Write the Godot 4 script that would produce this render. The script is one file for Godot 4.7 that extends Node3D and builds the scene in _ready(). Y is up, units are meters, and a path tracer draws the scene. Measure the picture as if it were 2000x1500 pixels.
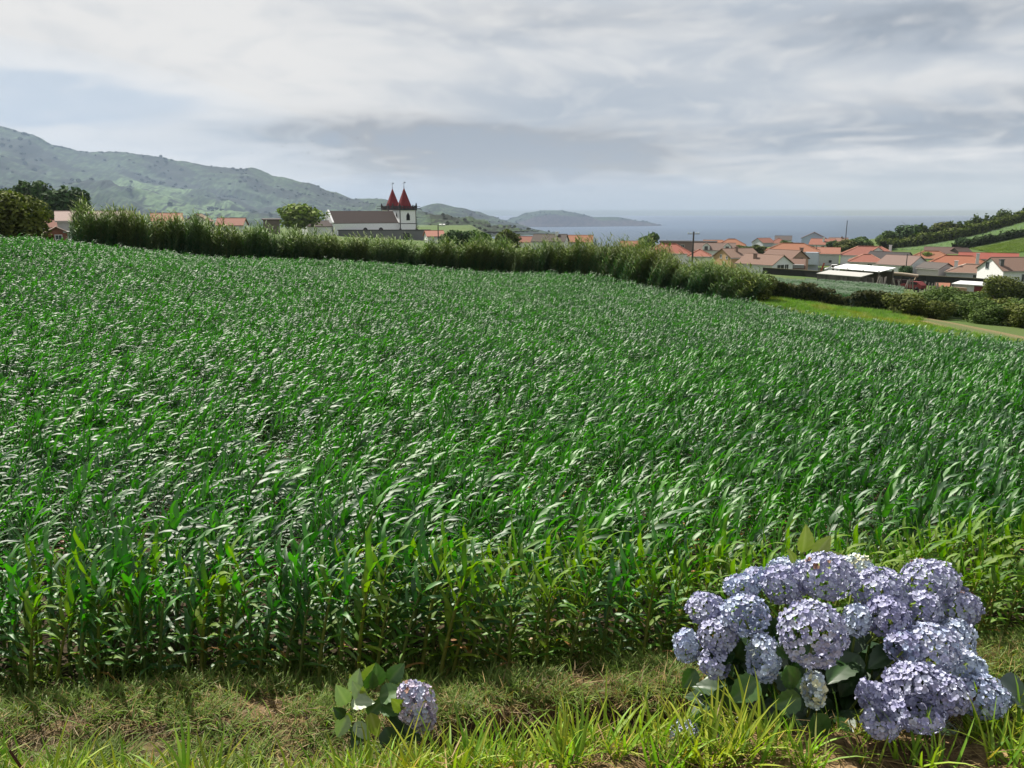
extends Node3D
# A field of young maize above a village on a volcanic island coast, hydrangeas in front.
# y is up, the road verge is y = 0, the view is along -z; "z" below means metres ahead.
const EYE := 1.75
const SEA := -58.0
var rng := RandomNumberGenerator.new()
var taken := {}
var mats := {}
var noise := FastNoiseLite.new()
var tps_p: Array[Vector3] = []
var tps_w := PackedFloat64Array()


class G:                                   # collects triangles, then becomes one ArrayMesh
	var v := PackedVector3Array()
	var c := PackedColorArray()
	var i := PackedInt32Array()
	func add(p: Vector3, col: Color) -> int:
		v.append(p)
		c.append(col)
		return v.size() - 1
	func tri(a: Vector3, b: Vector3, d: Vector3, col := Color.WHITE) -> void:
		var k := v.size()
		v.append_array([a, b, d])
		c.append_array([col, col, col])
		i.append_array([k, k + 1, k + 2])
	func quad(a: Vector3, b: Vector3, d: Vector3, e: Vector3, col := Color.WHITE) -> void:   # clockwise seen from the front
		var k := v.size()
		v.append_array([a, b, d, e])
		c.append_array([col, col, col, col])
		i.append_array([k, k + 1, k + 2, k, k + 2, k + 3])
	func box(at: Vector3, size: Vector3, col := Color.WHITE, turn := Basis()) -> void:
		var h := size * 0.5
		var q := []
		for s in 8:
			q.append(at + turn * Vector3(h.x * (1 if s & 1 else -1), h.y * (1 if s & 2 else -1), h.z * (1 if s & 4 else -1)))
		quad(q[4], q[6], q[7], q[5], col)
		quad(q[1], q[3], q[2], q[0], col)
		quad(q[0], q[2], q[6], q[4], col)
		quad(q[5], q[7], q[3], q[1], col)
		quad(q[2], q[3], q[7], q[6], col)
		quad(q[0], q[4], q[5], q[1], col)
	func tube(pts: Array, radii: Array, sides: int, col := Color.WHITE) -> void:
		var first := v.size()
		for k in pts.size():
			var d: Vector3 = (pts[mini(k + 1, pts.size() - 1)] - pts[maxi(k - 1, 0)]).normalized()
			var a := d.cross(Vector3.RIGHT if absf(d.x) < 0.8 else Vector3.BACK).normalized()
			var b := d.cross(a)
			for s in sides:
				var t := TAU * s / sides
				add(pts[k] + (a * cos(t) + b * sin(t)) * radii[k], col)
		for k in pts.size() - 1:
			for s in sides:
				var a := first + k * sides + s
				var b := first + k * sides + (s + 1) % sides
				i.append_array([a, b, b + sides, a, b + sides, a + sides])
		var top := add(pts[pts.size() - 1], col)
		for s in sides:
			i.append_array([first + (pts.size() - 1) * sides + s, first + (pts.size() - 1) * sides + (s + 1) % sides, top])
	func grid(nu: int, nv: int, first: int) -> void:      # rows of nu+1 points, nv+1 rows, already added
		for r in nv:
			for k in nu:
				var a := first + r * (nu + 1) + k
				i.append_array([a, a + nu + 1, a + nu + 2, a, a + nu + 2, a + 1])
	func join(o: G, t := Transform3D(), tint := Color.WHITE) -> void:
		var k := v.size()
		for p in o.v:
			v.append(t * p)
		for q in o.c:
			c.append(q * tint)
		for n in o.i:
			i.append(n + k)
	func mesh(m: Material) -> ArrayMesh:
		var n := PackedVector3Array()
		n.resize(v.size())
		for k in range(0, i.size(), 3):
			var a := i[k]
			var b := i[k + 1]
			var d := i[k + 2]
			var f := (v[d] - v[a]).cross(v[b] - v[a])
			n[a] += f
			n[b] += f
			n[d] += f
		for k in n.size():
			n[k] = n[k].normalized() if n[k].length_squared() > 1e-20 else Vector3.UP
		var arr := []
		arr.resize(Mesh.ARRAY_MAX)
		arr[Mesh.ARRAY_VERTEX] = v
		arr[Mesh.ARRAY_NORMAL] = n
		arr[Mesh.ARRAY_COLOR] = c
		arr[Mesh.ARRAY_INDEX] = i
		var am := ArrayMesh.new()
		am.add_surface_from_arrays(Mesh.PRIMITIVE_TRIANGLES, arr)
		am.surface_set_material(0, m)
		return am


# ---------------------------------------------------------------- naming and parenting
func numbered(n: String) -> String:
	var k: int = taken.get(n, 0)
	taken[n] = k + 1
	return n if k == 0 else "%s_%03d" % [n, k]

func tag(o: Node, label: String, category := "", group := "", kind := "") -> Node:
	if label: o.set_meta("label", label)
	if category: o.set_meta("category", category)
	if group: o.set_meta("group", group)
	if kind: o.set_meta("kind", kind)
	return o

func thing(called: String, label: String, category: String, at := Vector3.ZERO, turn := 0.0, group := "") -> Node3D:
	var o := Node3D.new()
	o.name = numbered(called)
	o.position = at
	o.rotation.y = turn
	add_child(o)
	tag(o, label, category, group)
	return o

func part(called: String, m: Mesh, parent: Node, at := Vector3.ZERO) -> MeshInstance3D:
	var o := MeshInstance3D.new()
	o.name = called
	o.mesh = m
	o.position = at
	parent.add_child(o, true)
	return o

func single(called: String, m: Mesh, label: String, category := "", kind := "", at := Vector3.ZERO) -> MeshInstance3D:
	var o := MeshInstance3D.new()
	o.name = numbered(called)
	o.mesh = m
	o.position = at
	add_child(o)
	tag(o, label, category, "", kind)
	return o

func many(called: String, m: Mesh, where: Array, tints: Array, parent: Node) -> MultiMeshInstance3D:
	var mm := MultiMesh.new()
	mm.transform_format = MultiMesh.TRANSFORM_3D
	mm.use_colors = tints.size() > 0
	mm.mesh = m
	mm.instance_count = where.size()
	for k in where.size():
		mm.set_instance_transform(k, where[k])
		if tints.size(): mm.set_instance_color(k, tints[k])
	var o := MultiMeshInstance3D.new()
	o.name = called
	o.multimesh = mm
	parent.add_child(o, true)
	o.set_meta("kind", "stuff")
	return o


# ---------------------------------------------------------------- materials
func lin(r: float, g: float, b: float) -> Color:
	return Color(r, g, b).linear_to_srgb()

func leafy(key: String, rough: float, through: Color, spec := 0.5) -> StandardMaterial3D:    # colours come from the vertices
	var m := StandardMaterial3D.new()
	m.resource_name = key
	m.vertex_color_use_as_albedo = true
	m.roughness = rough
	m.metallic_specular = spec
	m.cull_mode = BaseMaterial3D.CULL_DISABLED
	if through != Color.BLACK:
		m.backlight_enabled = true
		m.backlight = through.linear_to_srgb()
	mats[key] = m
	return m

func grain_texture(s: int, freq: float, lo: float, hi: float, octaves := 5) -> NoiseTexture2D:
	var n := FastNoiseLite.new()
	n.seed = s
	n.frequency = freq
	n.fractal_octaves = octaves
	var r := Gradient.new()
	r.set_color(0, Color(lo, lo, lo))
	r.set_color(1, Color(hi, hi, hi))
	var t := NoiseTexture2D.new()
	t.width = 512
	t.height = 512
	t.seamless = true
	t.noise = n
	t.color_ramp = r
	return t

func solid(key: String, col: Color, rough := 0.85, tex: Texture2D = null, tile := 0.2, bump := 0.0, metal := 0.0) -> StandardMaterial3D:
	if mats.has(key): return mats[key]
	var m := StandardMaterial3D.new()
	m.resource_name = key
	m.albedo_color = lin(col.r, col.g, col.b)
	m.roughness = rough
	m.metallic = metal
	if tex:
		m.albedo_texture = tex
		m.uv1_triplanar = true
		m.uv1_world_triplanar = true
		m.uv1_scale = Vector3.ONE * tile
		if bump > 0.0:
			m.heightmap_enabled = true
			m.heightmap_texture = tex
			m.heightmap_scale = bump
	mats[key] = m
	return m


# ---------------------------------------------------------------- the lie of the land
func solve_land(pts: Array) -> void:       # a thin plate through surveyed points (x, metres ahead, metres below the eye)
	for p in pts: tps_p.append(p)
	var n := tps_p.size()
	var size := n + 3
	var a := []
	for r in size:
		var row := PackedFloat64Array()
		row.resize(size + 1)
		if r < n:
			for k in n: row[k] = kernel(tps_p[r].x - tps_p[k].x, tps_p[r].y - tps_p[k].y) + (0.03 if r == k else 0.0)
			row[n] = 1.0
			row[n + 1] = tps_p[r].x
			row[n + 2] = tps_p[r].y
			row[size] = tps_p[r].z
		else:
			for k in n: row[k] = 1.0 if r == n else (tps_p[k].x if r == n + 1 else tps_p[k].y)
		a.append(row)
	for c in size:
		var best := c
		for r in range(c, size):
			if absf(a[r][c]) > absf(a[best][c]): best = r
		var swap: PackedFloat64Array = a[c]
		a[c] = a[best]
		a[best] = swap
		for r in size:
			if r != c and a[r][c] != 0.0:
				var f: float = a[r][c] / a[c][c]
				var ra: PackedFloat64Array = a[r]
				var ca: PackedFloat64Array = a[c]
				for k in range(c, size + 1): ra[k] -= f * ca[k]
				a[r] = ra
	tps_w.resize(size)
	for r in size: tps_w[r] = a[r][size] / a[r][r]

func kernel(dx: float, dy: float) -> float:
	var q := dx * dx + dy * dy
	return 0.0 if q < 1e-9 else q * log(q) * 0.0005

func land(x: float, z: float) -> float:
	var n := tps_p.size()
	var s := tps_w[n] + tps_w[n + 1] * x + tps_w[n + 2] * z
	for k in n:
		var p := tps_p[k]
		s += tps_w[k] * kernel(x - p.x, z - p.y)
	return s

func edge(x: float) -> float:              # where the maize begins
	return 4.62 + (0.11 if x > 0.0 else 0.07) * clampf(x, -8.0, 9.0) + 0.05 * sin(x * 2.3)

func drop(x: float, z: float) -> float:
	var zz := z - (edge(x) - 4.75)
	var d := 0.0
	if zz < 6.0:
		var pr := [[-60.0, 1.75], [2.32, 1.75], [2.42, 1.79], [2.9, 2.32], [3.4, 2.95], [3.9, 3.12], [4.08, 3.08], [4.17, 2.83], [4.45, 2.86], [4.75, 3.0], [6.0, 3.0]]
		var near := 3.0
		var zw := zz + 0.09 * noise.get_noise_2d(x * 40.0, 7.0) if zz > 2.6 else zz
		var trench := smoothstep(-0.9, 0.1, x)
		for q in [4, 5, 6]: pr[q][1] = lerpf([0, 0, 0, 0, 2.78, 2.88, 2.88][q], pr[q][1], trench)
		for k in pr.size() - 1:
			if zw >= pr[k][0] and zw < pr[k + 1][0]:
				near = lerpf(pr[k][1], pr[k + 1][1], (zw - pr[k][0]) / (pr[k + 1][0] - pr[k][0]))
		near += 0.05 * noise.get_noise_2d(x * 60.0, z * 60.0) + 0.02 * noise.get_noise_2d(x * 300.0, z * 300.0)
		if zz < 4.75: return near
		d = lerpf(near, land(x, z), smoothstep(4.75, 6.0, zz))
	else:
		var zc := clampf(z, 0.0, 480.0)
		var xc := clampf(x, -330.0, 300.0)
		d = land(xc, zc)
		if z > 60.0: d += 0.4 * noise.get_noise_2d(x * 2.0, z * 2.0)
	if z > 470.0:
		d = lerpf(d, 14.0, smoothstep(470.0, 700.0, z)) + maxf(0.0, z - 480.0) * 0.012
		var shore := -10.0 - (z - 450.0) * 0.06
		d += 80.0 * smoothstep(shore - 10.0, shore + 90.0, x) * smoothstep(470.0, 560.0, z)
	return d

func ground(x: float, z: float) -> Vector3:
	return Vector3(x, EYE - drop(x, z), -z)


# ---------------------------------------------------------------- the sky
func smooth_blob(s: float, t: float, b: Array) -> float:
	var ds: float = (s - b[0]) / b[2]
	var dt: float = (t - b[1]) / b[3]
	return exp(-(ds * ds + dt * dt))

func make_sky(exposure: float) -> PanoramaSkyMaterial:
	var w := 3072
	var h := 1536
	var im := Image.create(w, h, false, Image.FORMAT_RGBF)
	var n := FastNoiseLite.new()
	n.seed = 11
	n.frequency = 1.0
	n.fractal_octaves = 5
	n.fractal_gain = 0.5
	var warp := FastNoiseLite.new()
	warp.seed = 5
	warp.frequency = 1.0
	warp.fractal_octaves = 3
	var white := Color(0.80, 0.80, 0.80)
	var pearl := Color(0.575, 0.62, 0.68)
	var grey := Color(0.40, 0.47, 0.56)
	var blue := Color(0.55, 0.62, 0.71)
	var slate := Color(0.08, 0.130, 0.20)
	var low := Color(0.36, 0.43, 0.48)
	for y in h / 2 + 2:
		var el := (0.5 - (y + 0.5) / h) * 180.0
		for x in w:
			var az := (x + 0.5) / w * 360.0                # straight ahead at the picture's edge
			if az > 180.0: az -= 360.0
			var s := az / 33.0                       # -1..1 across the view
			var t := el / 13.5                       # 0 at the horizon, 1 at its top
			var inv := 1.0 / (sin(deg_to_rad(maxf(el, 0.0))) + 0.09)
			var cx := sin(deg_to_rad(az)) * inv
			var cz := cos(deg_to_rad(az)) * inv
			var wx := warp.get_noise_3d(cx * 0.45, cz * 0.45, 3.0)
			var wz := warp.get_noise_3d(cx * 0.45, cz * 0.45, 30.0)
			var f := n.get_noise_3d(cx * 0.33 + wx * 0.7, cz * 0.6 + wz * 0.7, 0.0)
			var f3 := n.get_noise_3d(s * 4.5 + wx * 0.5, t * 15.0 + wz, 40.0)
			var f2 := n.get_noise_3d(s * 2.6 + wx * 0.6, t * 4.2 + wz * 0.6, 9.0)
			var f4 := n.get_noise_3d(s * 8.0 + wx * 1.4, t * 9.0 + wz * 1.4, 70.0)
			s += wx * 0.06
			t += wz * 0.05
			var left := clampf(0.5 - s * 0.62 + wx * 0.25, 0.0, 1.0) if absf(az) < 90.0 else 0.4
			var col := pearl.lerp(white, smoothstep(0.1, 0.9, left))
			col = col.lerp(grey, clampf((0.02 + f * 0.9) * (1.0 - left * 0.75), 0.0, 0.72))
			col = col.lerp(grey.lerp(pearl, 0.25), clampf(f2 * 2.0 * (1.0 - left * 0.8), 0.0, 0.75))
			col = col.lerp(white, clampf(-f2 * 1.5 - f * 0.6, 0.0, 0.75))
			if t < 2.2 and absf(s) < 2.6:
				var gap := smoothstep(0.40, 0.62, smooth_blob(s + f2 * 0.05, t + f2 * 0.06 + (s + 0.95) * 0.10, [-0.97, 0.50, 0.40, 0.15]))
				col = col.lerp(blue, gap * 0.92)
				col = col.lerp(white, clampf(smooth_blob(s, t + f2 * 0.12 + (s + 0.42) * 0.62, [-0.40, 0.60, 0.22, 0.10]) * 0.95, 0.0, 1.0))
				col = col.lerp(slate.lerp(grey, 0.5), clampf(smooth_blob(s, t + f2 * 0.09, [0.88, 0.37, 0.42, 0.10]) * 0.95 + smooth_blob(s, t + f2 * 0.1, [0.78, 0.80, 0.24, 0.12]) * 0.85 + smooth_blob(s, t + f2 * 0.1, [0.15, 0.92, 0.32, 0.10]) * 0.4, 0.0, 0.8))
				col = col.lerp(grey, clampf(smooth_blob(s, t + f2 * 0.14, [0.18, 0.54, 0.34, 0.14]) * 0.85, 0.0, 0.7))
				col = col.lerp(white.lerp(pearl, 0.4), clampf(smooth_blob(s, t + f2 * 0.03, [0.42, 0.235, 0.34, 0.035]) * 0.6 + smooth_blob(s, t + f2 * 0.03, [-0.72, 0.26, 0.45, 0.06]) * 0.9 + smooth_blob(s, t + f2 * 0.03, [0.72, 0.235, 0.3, 0.04]) * 0.6, 0.0, 0.9))
			var streak := f3 * (1.0 - smoothstep(0.30, 0.62, t)) * (1.0 - left * 0.6)
			col = col.lerp(white, clampf(streak * 1.4, 0.0, 0.6)).lerp(grey, clampf(-streak * 1.5, 0.0, 0.6))
			col = col.lerp(white if f4 > 0.0 else grey.lerp(pearl, 0.5), clampf(absf(f4) * (0.75 if f4 > 0.0 else 0.85 * (1.0 - left * 0.55)), 0.0, 0.4) * (1.0 if t > 0.55 or left < 0.6 else 0.45))
			col = col.lerp(low, (1.0 - smoothstep(0.0, 0.26, t)) * (0.95 if s > -0.35 else 0.35 + 0.5 * smoothstep(-0.75, -0.35, s)))
			col = col.lerp(slate, clampf((smooth_blob(s, t + f2 * 0.07, [0.0, 0.275, 0.31, 0.115]) + 0.7 * smooth_blob(s, t + f2 * 0.08, [-0.27, 0.375, 0.28, 0.06])) * (1.25 + f4 * 1.2), 0.0, 0.94))
			im.set_pixel(x, y, Color(col.r / exposure, col.g / exposure, col.b / exposure))
	var m := PanoramaSkyMaterial.new()
	for y in range(h / 2 + 2, h):
		for x in range(0, w): im.set_pixel(x, y, Color(0.10, 0.13, 0.13))
	m.panorama = ImageTexture.create_from_image(im)
	return m


func _ready() -> void:
	rng.seed = 20240
	noise.seed = 3
	noise.frequency = 0.03
	# ---- camera, sky, sun, exposure, air
	var exposure := 2.0
	var cam := Camera3D.new()
	cam.name = "camera"
	cam.fov = 52.0
	cam.near = 0.05
	cam.far = 14000.0
	cam.position = Vector3(0, EYE, 0)
	cam.rotation_degrees = Vector3(-12.45, 0, 0)
	cam.current = true
	add_child(cam)
	var env := Environment.new()
	env.background_mode = Environment.BG_SKY
	env.tonemap_mode = Environment.TONE_MAPPER_LINEAR
	env.tonemap_exposure = exposure
	env.sky = Sky.new()
	env.sky.sky_material = make_sky(exposure)
	env.fog_enabled = true
	env.fog_density = 0.00005
	env.fog_light_color = Color(0.88, 0.93, 0.98)
	env.volumetric_fog_enabled = true
	env.volumetric_fog_density = 0.0
	env.sdfgi_enabled = true
	env.ssao_enabled = true
	env.ssil_enabled = true
	var we := WorldEnvironment.new()
	we.name = "world_environment"
	we.environment = env
	add_child(we)
	var sun := DirectionalLight3D.new()
	sun.name = "sun"
	sun.light_energy = 1.6
	sun.light_color = Color(1.0, 0.97, 0.93)
	sun.light_angular_distance = 0.5
	sun.shadow_enabled = true
	add_child(sun)
	var az := deg_to_rad(-38.0)
	var el := deg_to_rad(51.0)
	sun.look_at_from_position(Vector3.ZERO, -Vector3(sin(az) * cos(el), sin(el), -cos(az) * cos(el)))
	for b in [["valley_mist", Vector3(-1150, -20, -1000), Vector3(2100, 520, 1000), 0.00044, Color(0.75, 0.86, 0.98), "sunlit haze lying in the valley before the long hill"], ["bay_mist", Vector3(0, -30, -2350), Vector3(1900, 300, 1300), 0.00026, Color(0.64, 0.75, 0.90), "bluish haze over the bay before the headland"]]:
		var mist := FogVolume.new()
		mist.name = b[0]
		mist.shape = RenderingServer.FOG_VOLUME_SHAPE_ELLIPSOID
		mist.position = b[1]
		mist.size = b[2]
		var damp := FogMaterial.new()
		damp.density = b[3]
		damp.albedo = b[4]
		mist.material = damp
		add_child(mist)
		tag(mist, b[5], "", "", "stuff")
	build_materials()
	build_land()
	build_hills()
	build_hedges()
	build_trees()
	build_church()
	build_village()
	build_yard()
	build_maize()
	build_verge()
	build_hydrangeas()
	build_birds()


func build_materials() -> void:
	leafy("maize", 0.54, Color(0.50, 0.88, 0.06), 0.74)
	leafy("maize_edge", 0.6, Color(0.80, 1.0, 0.10), 0.5)  # front-row copy of the maize leaf, for plants with backlight in their colour
	leafy("grass", 0.55, Color(0.62, 0.78, 0.14), 0.4)
	leafy("reed", 0.62, Color(0.25, 0.36, 0.10), 0.32)
	leafy("tree_leaf", 0.8, Color(0.3, 0.4, 0.1), 0.25)
	leafy("far_leaf", 0.8, Color.BLACK, 0.3)
	leafy("petal", 0.6, Color(0.13, 0.14, 0.19), 0.4)
	leafy("shrub_leaf", 0.42, Color(0.28, 0.42, 0.08), 0.5)
	leafy("bark", 0.9, Color.BLACK, 0.3)
	leafy("painted", 0.8, Color.BLACK, 0.35)
	var land_m := leafy("earth", 0.95, Color.BLACK, 0.25)
	land_m.albedo_texture = grain_texture(21, 0.05, 0.45, 1.35)
	land_m.uv1_triplanar = true
	land_m.uv1_world_triplanar = true
	land_m.uv1_scale = Vector3.ONE * 0.9
	var hill_m := leafy("hillside", 0.95, Color.BLACK, 0.2)
	hill_m.albedo_texture = grain_texture(22, 0.03, 0.6, 1.25)
	hill_m.uv1_triplanar = true
	hill_m.uv1_world_triplanar = true
	hill_m.uv1_scale = Vector3.ONE * 0.006
	mats["plaster_grain"] = grain_texture(31, 0.02, 0.78, 1.1)
	mats["tile_grain"] = grain_texture(32, 0.06, 0.62, 1.2)


# ---------------------------------------------------------------- ground, sea, hills
func steps(list: Array) -> PackedFloat64Array:       # [[from, to, step], ...]
	var out := PackedFloat64Array()
	for s in list:
		var a: float = s[0]
		while a < s[1] - 1e-6:
			out.append(a)
			a += s[2]
	out.append(list[-1][1])
	return out

func build_land() -> void:
	var far_first := [Vector3(-3, 4.8, 3), Vector3(0, 5, 3), Vector3(3.5, 5.5, 3), Vector3(0, 9, 3.6), Vector3(0, 15, 4.2), Vector3(0, 25, 4.85), Vector3(0, 40, 5.45), Vector3(0, 55, 5.8), Vector3(0, 72, 6.04),
		Vector3(-12, 25, 4), Vector3(-8, 12, 3.65), Vector3(-29.4, 46, 2.45), Vector3(-27.7, 48, 2.74), Vector3(-31, 58, 3.25), Vector3(-27.4, 61, 3.92), Vector3(-20.6, 64, 4.4), Vector3(-13.1, 68, 5.05), Vector3(6.8, 70, 6.07), Vector3(10.4, 64, 6.77),
		Vector3(16.6, 58, 7.15), Vector3(18.8, 48, 7.06), Vector3(21, 40, 6.68), Vector3(22.4, 34, 6.36), Vector3(10, 14, 4.3), Vector3(-22, 34, 3.2), Vector3(-45.1, 75, 2.88)]
	var far_rest := [Vector3(-85.7, 152, 6.13), Vector3(-82.6, 202, 5.99), Vector3(-70.4, 202, 5.99), Vector3(-63.2, 330, 11.2), Vector3(-22.1, 230, 9.2), Vector3(14.6, 252, 12.56), Vector3(55.5, 270, 15.17), Vector3(66.5, 240, 16.24), Vector3(69.6, 220, 17),
		Vector3(88.3, 240, 18.39), Vector3(105.3, 268, 17.79), Vector3(114.7, 258, 16.96), Vector3(155.3, 400, 19.43), Vector3(141.1, 440, 19.7), Vector3(109, 222, 17.58), Vector3(114.3, 213, 17.69), Vector3(118.4, 202, 17.94), Vector3(118.2, 190, 17.49),
		Vector3(160.9, 270, 18.09), Vector3(155.8, 285, 16.38), Vector3(59, 140, 12.89), Vector3(87.7, 150, 15.95), Vector3(38.7, 85, 9.59), Vector3(26.6, 68, 7.94), Vector3(30, 62, 8.09), Vector3(33, 58, 7.99), Vector3(36.1, 55, 8.12), Vector3(169.4, 330, 15.82)]
	var far_last := [Vector3(161.7, 350, 17), Vector3(229.3, 360, 5.26), Vector3(212.8, 370, 10.74), Vector3(214.5, 350, 8.18), Vector3(61.6, 480, 21.49), Vector3(160.3, 500, 21.44), Vector3(-61.4, 480, 13.93), Vector3(-183.9, 480, 12.42), Vector3(-306.1, 480, 9.42),
		Vector3(292.5, 400, 2.36), Vector3(156.5, 200, 24.13), Vector3(-88.3, 120, 4.46), Vector3(-42.2, 60, 1.67)]
	solve_land(far_first + far_rest + far_last)
	var xs := steps([[-2600.0, -600.0, 400.0], [-600.0, -200.0, 40.0], [-200.0, -60.0, 7.0], [-60.0, -8.0, 2.0], [-8.0, -4.6, 0.25], [-4.6, 5.4, 0.075], [5.4, 9.0, 0.25], [9.0, 60.0, 2.0], [60.0, 260.0, 7.0], [260.0, 620.0, 40.0]])
	var zs := steps([[-60.0, 0.0, 12.0], [0.0, 1.8, 0.6], [1.8, 5.8, 0.06], [5.8, 12.0, 0.5], [12.0, 90.0, 2.0], [90.0, 420.0, 7.0], [420.0, 640.0, 14.0], [640.0, 3400.0, 230.0]])
	var g := G.new()
	var soil := Color(0.050, 0.036, 0.022)
	var straw := Color(0.30, 0.205, 0.105)
	var brown := Color(0.135, 0.088, 0.045)
	var ditch_earth := Color(0.036, 0.026, 0.021)  # darker earth for the ditch floor and its cut face
	var sward := Color(0.062, 0.115, 0.026)
	for z in zs:
		for x in xs:
			var p := ground(x, z)
			var zz: float = z - (edge(x) - 4.75)
			var f := noise.get_noise_2d(x * 45.0, z * 45.0)
			var c := soil
			if zz < 2.6: c = straw.lerp(brown, clampf(0.35 + f * 1.4, 0.0, 1.0))
			elif zz < 3.4: c = brown.lerp(Color(0.085, 0.085, 0.032), 0.6)
			elif zz < 4.16: c = ditch_earth.lerp(Color(0.105, 0.085, 0.038), clampf(0.1 + f + 0.9 * (1.0 - smoothstep(-0.9, 0.1, x)), 0.0, 1.0))
			elif zz < 4.62: c = brown.lerp(straw * 0.6, clampf(0.2 + f * 1.2, 0.0, 1.0))
			elif z > 80.0 or x > 23.5 or z > 60.0 + absf(x) * 0.3: c = sward.lerp(Color(0.09, 0.12, 0.035), clampf(0.5 + noise.get_noise_2d(x * 3.0, z * 3.0), 0.0, 1.0))
			g.add(p, c)
	g.grid(xs.size() - 1, zs.size() - 1, 0)
	single("ground", g.mesh(mats["earth"]), "sloping ground of verge, ditch, field and village land", "", "structure")
	# the tan track along the lower side of the field
	g = G.new()
	var line := [[30.2, 66.0, 1.2], [30.4, 60.0, 1.6], [30.2, 55.0, 2.4], [29.6, 50.0, 3.2], [28.6, 43.0, 3.6], [28.0, 36.0, 3.6], [27.6, 28.0, 3.6]]
	var cols := 6
	for k in line.size() * 4 - 3:
		var a: Array = line[k / 4]
		var b: Array = line[mini(k / 4 + 1, line.size() - 1)]
		var u := (k % 4) / 4.0
		for s in cols + 1:
			var x: float = lerpf(a[0], b[0], u) + (s / float(cols) - 0.5) * lerpf(a[2], b[2], u)
			var z: float = lerpf(a[1], b[1], u)
			var mid := absf(s / float(cols) - 0.5) < 0.2
			g.add(ground(x, z) + Vector3(0, 0.06, 0), Color(0.105, 0.125, 0.045) if mid else Color(0.175, 0.145, 0.07))
	g.grid(cols, line.size() * 4 - 4, 0)
	single("dirt_path", g.mesh(mats["earth"]), "pale dirt track below the maize, running along the dark hedge", "", "structure")
	# the sea
	g = G.new()
	for r in [[420.0, 9000.0]]:
		g.quad(Vector3(-7000, SEA, -r[0]), Vector3(-7000, SEA, -r[1]), Vector3(8000, SEA, -r[1]), Vector3(8000, SEA, -r[0]))
	var sea := StandardMaterial3D.new()
	sea.resource_name = "sea water"
	sea.albedo_color = lin(0.018, 0.042, 0.075)
	sea.roughness = 0.38
	sea.metallic_specular = 0.36
	var wn := NoiseTexture2D.new()
	wn.width = 512
	wn.height = 512
	wn.seamless = true
	wn.as_normal_map = true
	wn.bump_strength = 6.0
	var fn := FastNoiseLite.new()
	fn.seed = 8
	fn.frequency = 0.03
	fn.fractal_octaves = 4
	wn.noise = fn
	sea.normal_enabled = true
	sea.normal_texture = wn
	sea.normal_scale = 1.0
	sea.uv1_triplanar = true
	sea.uv1_world_triplanar = true
	sea.uv1_scale = Vector3(0.02, 0.02, 0.02)
	single("sea", g.mesh(sea), "grey blue sea reaching the horizon", "", "structure")


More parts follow.
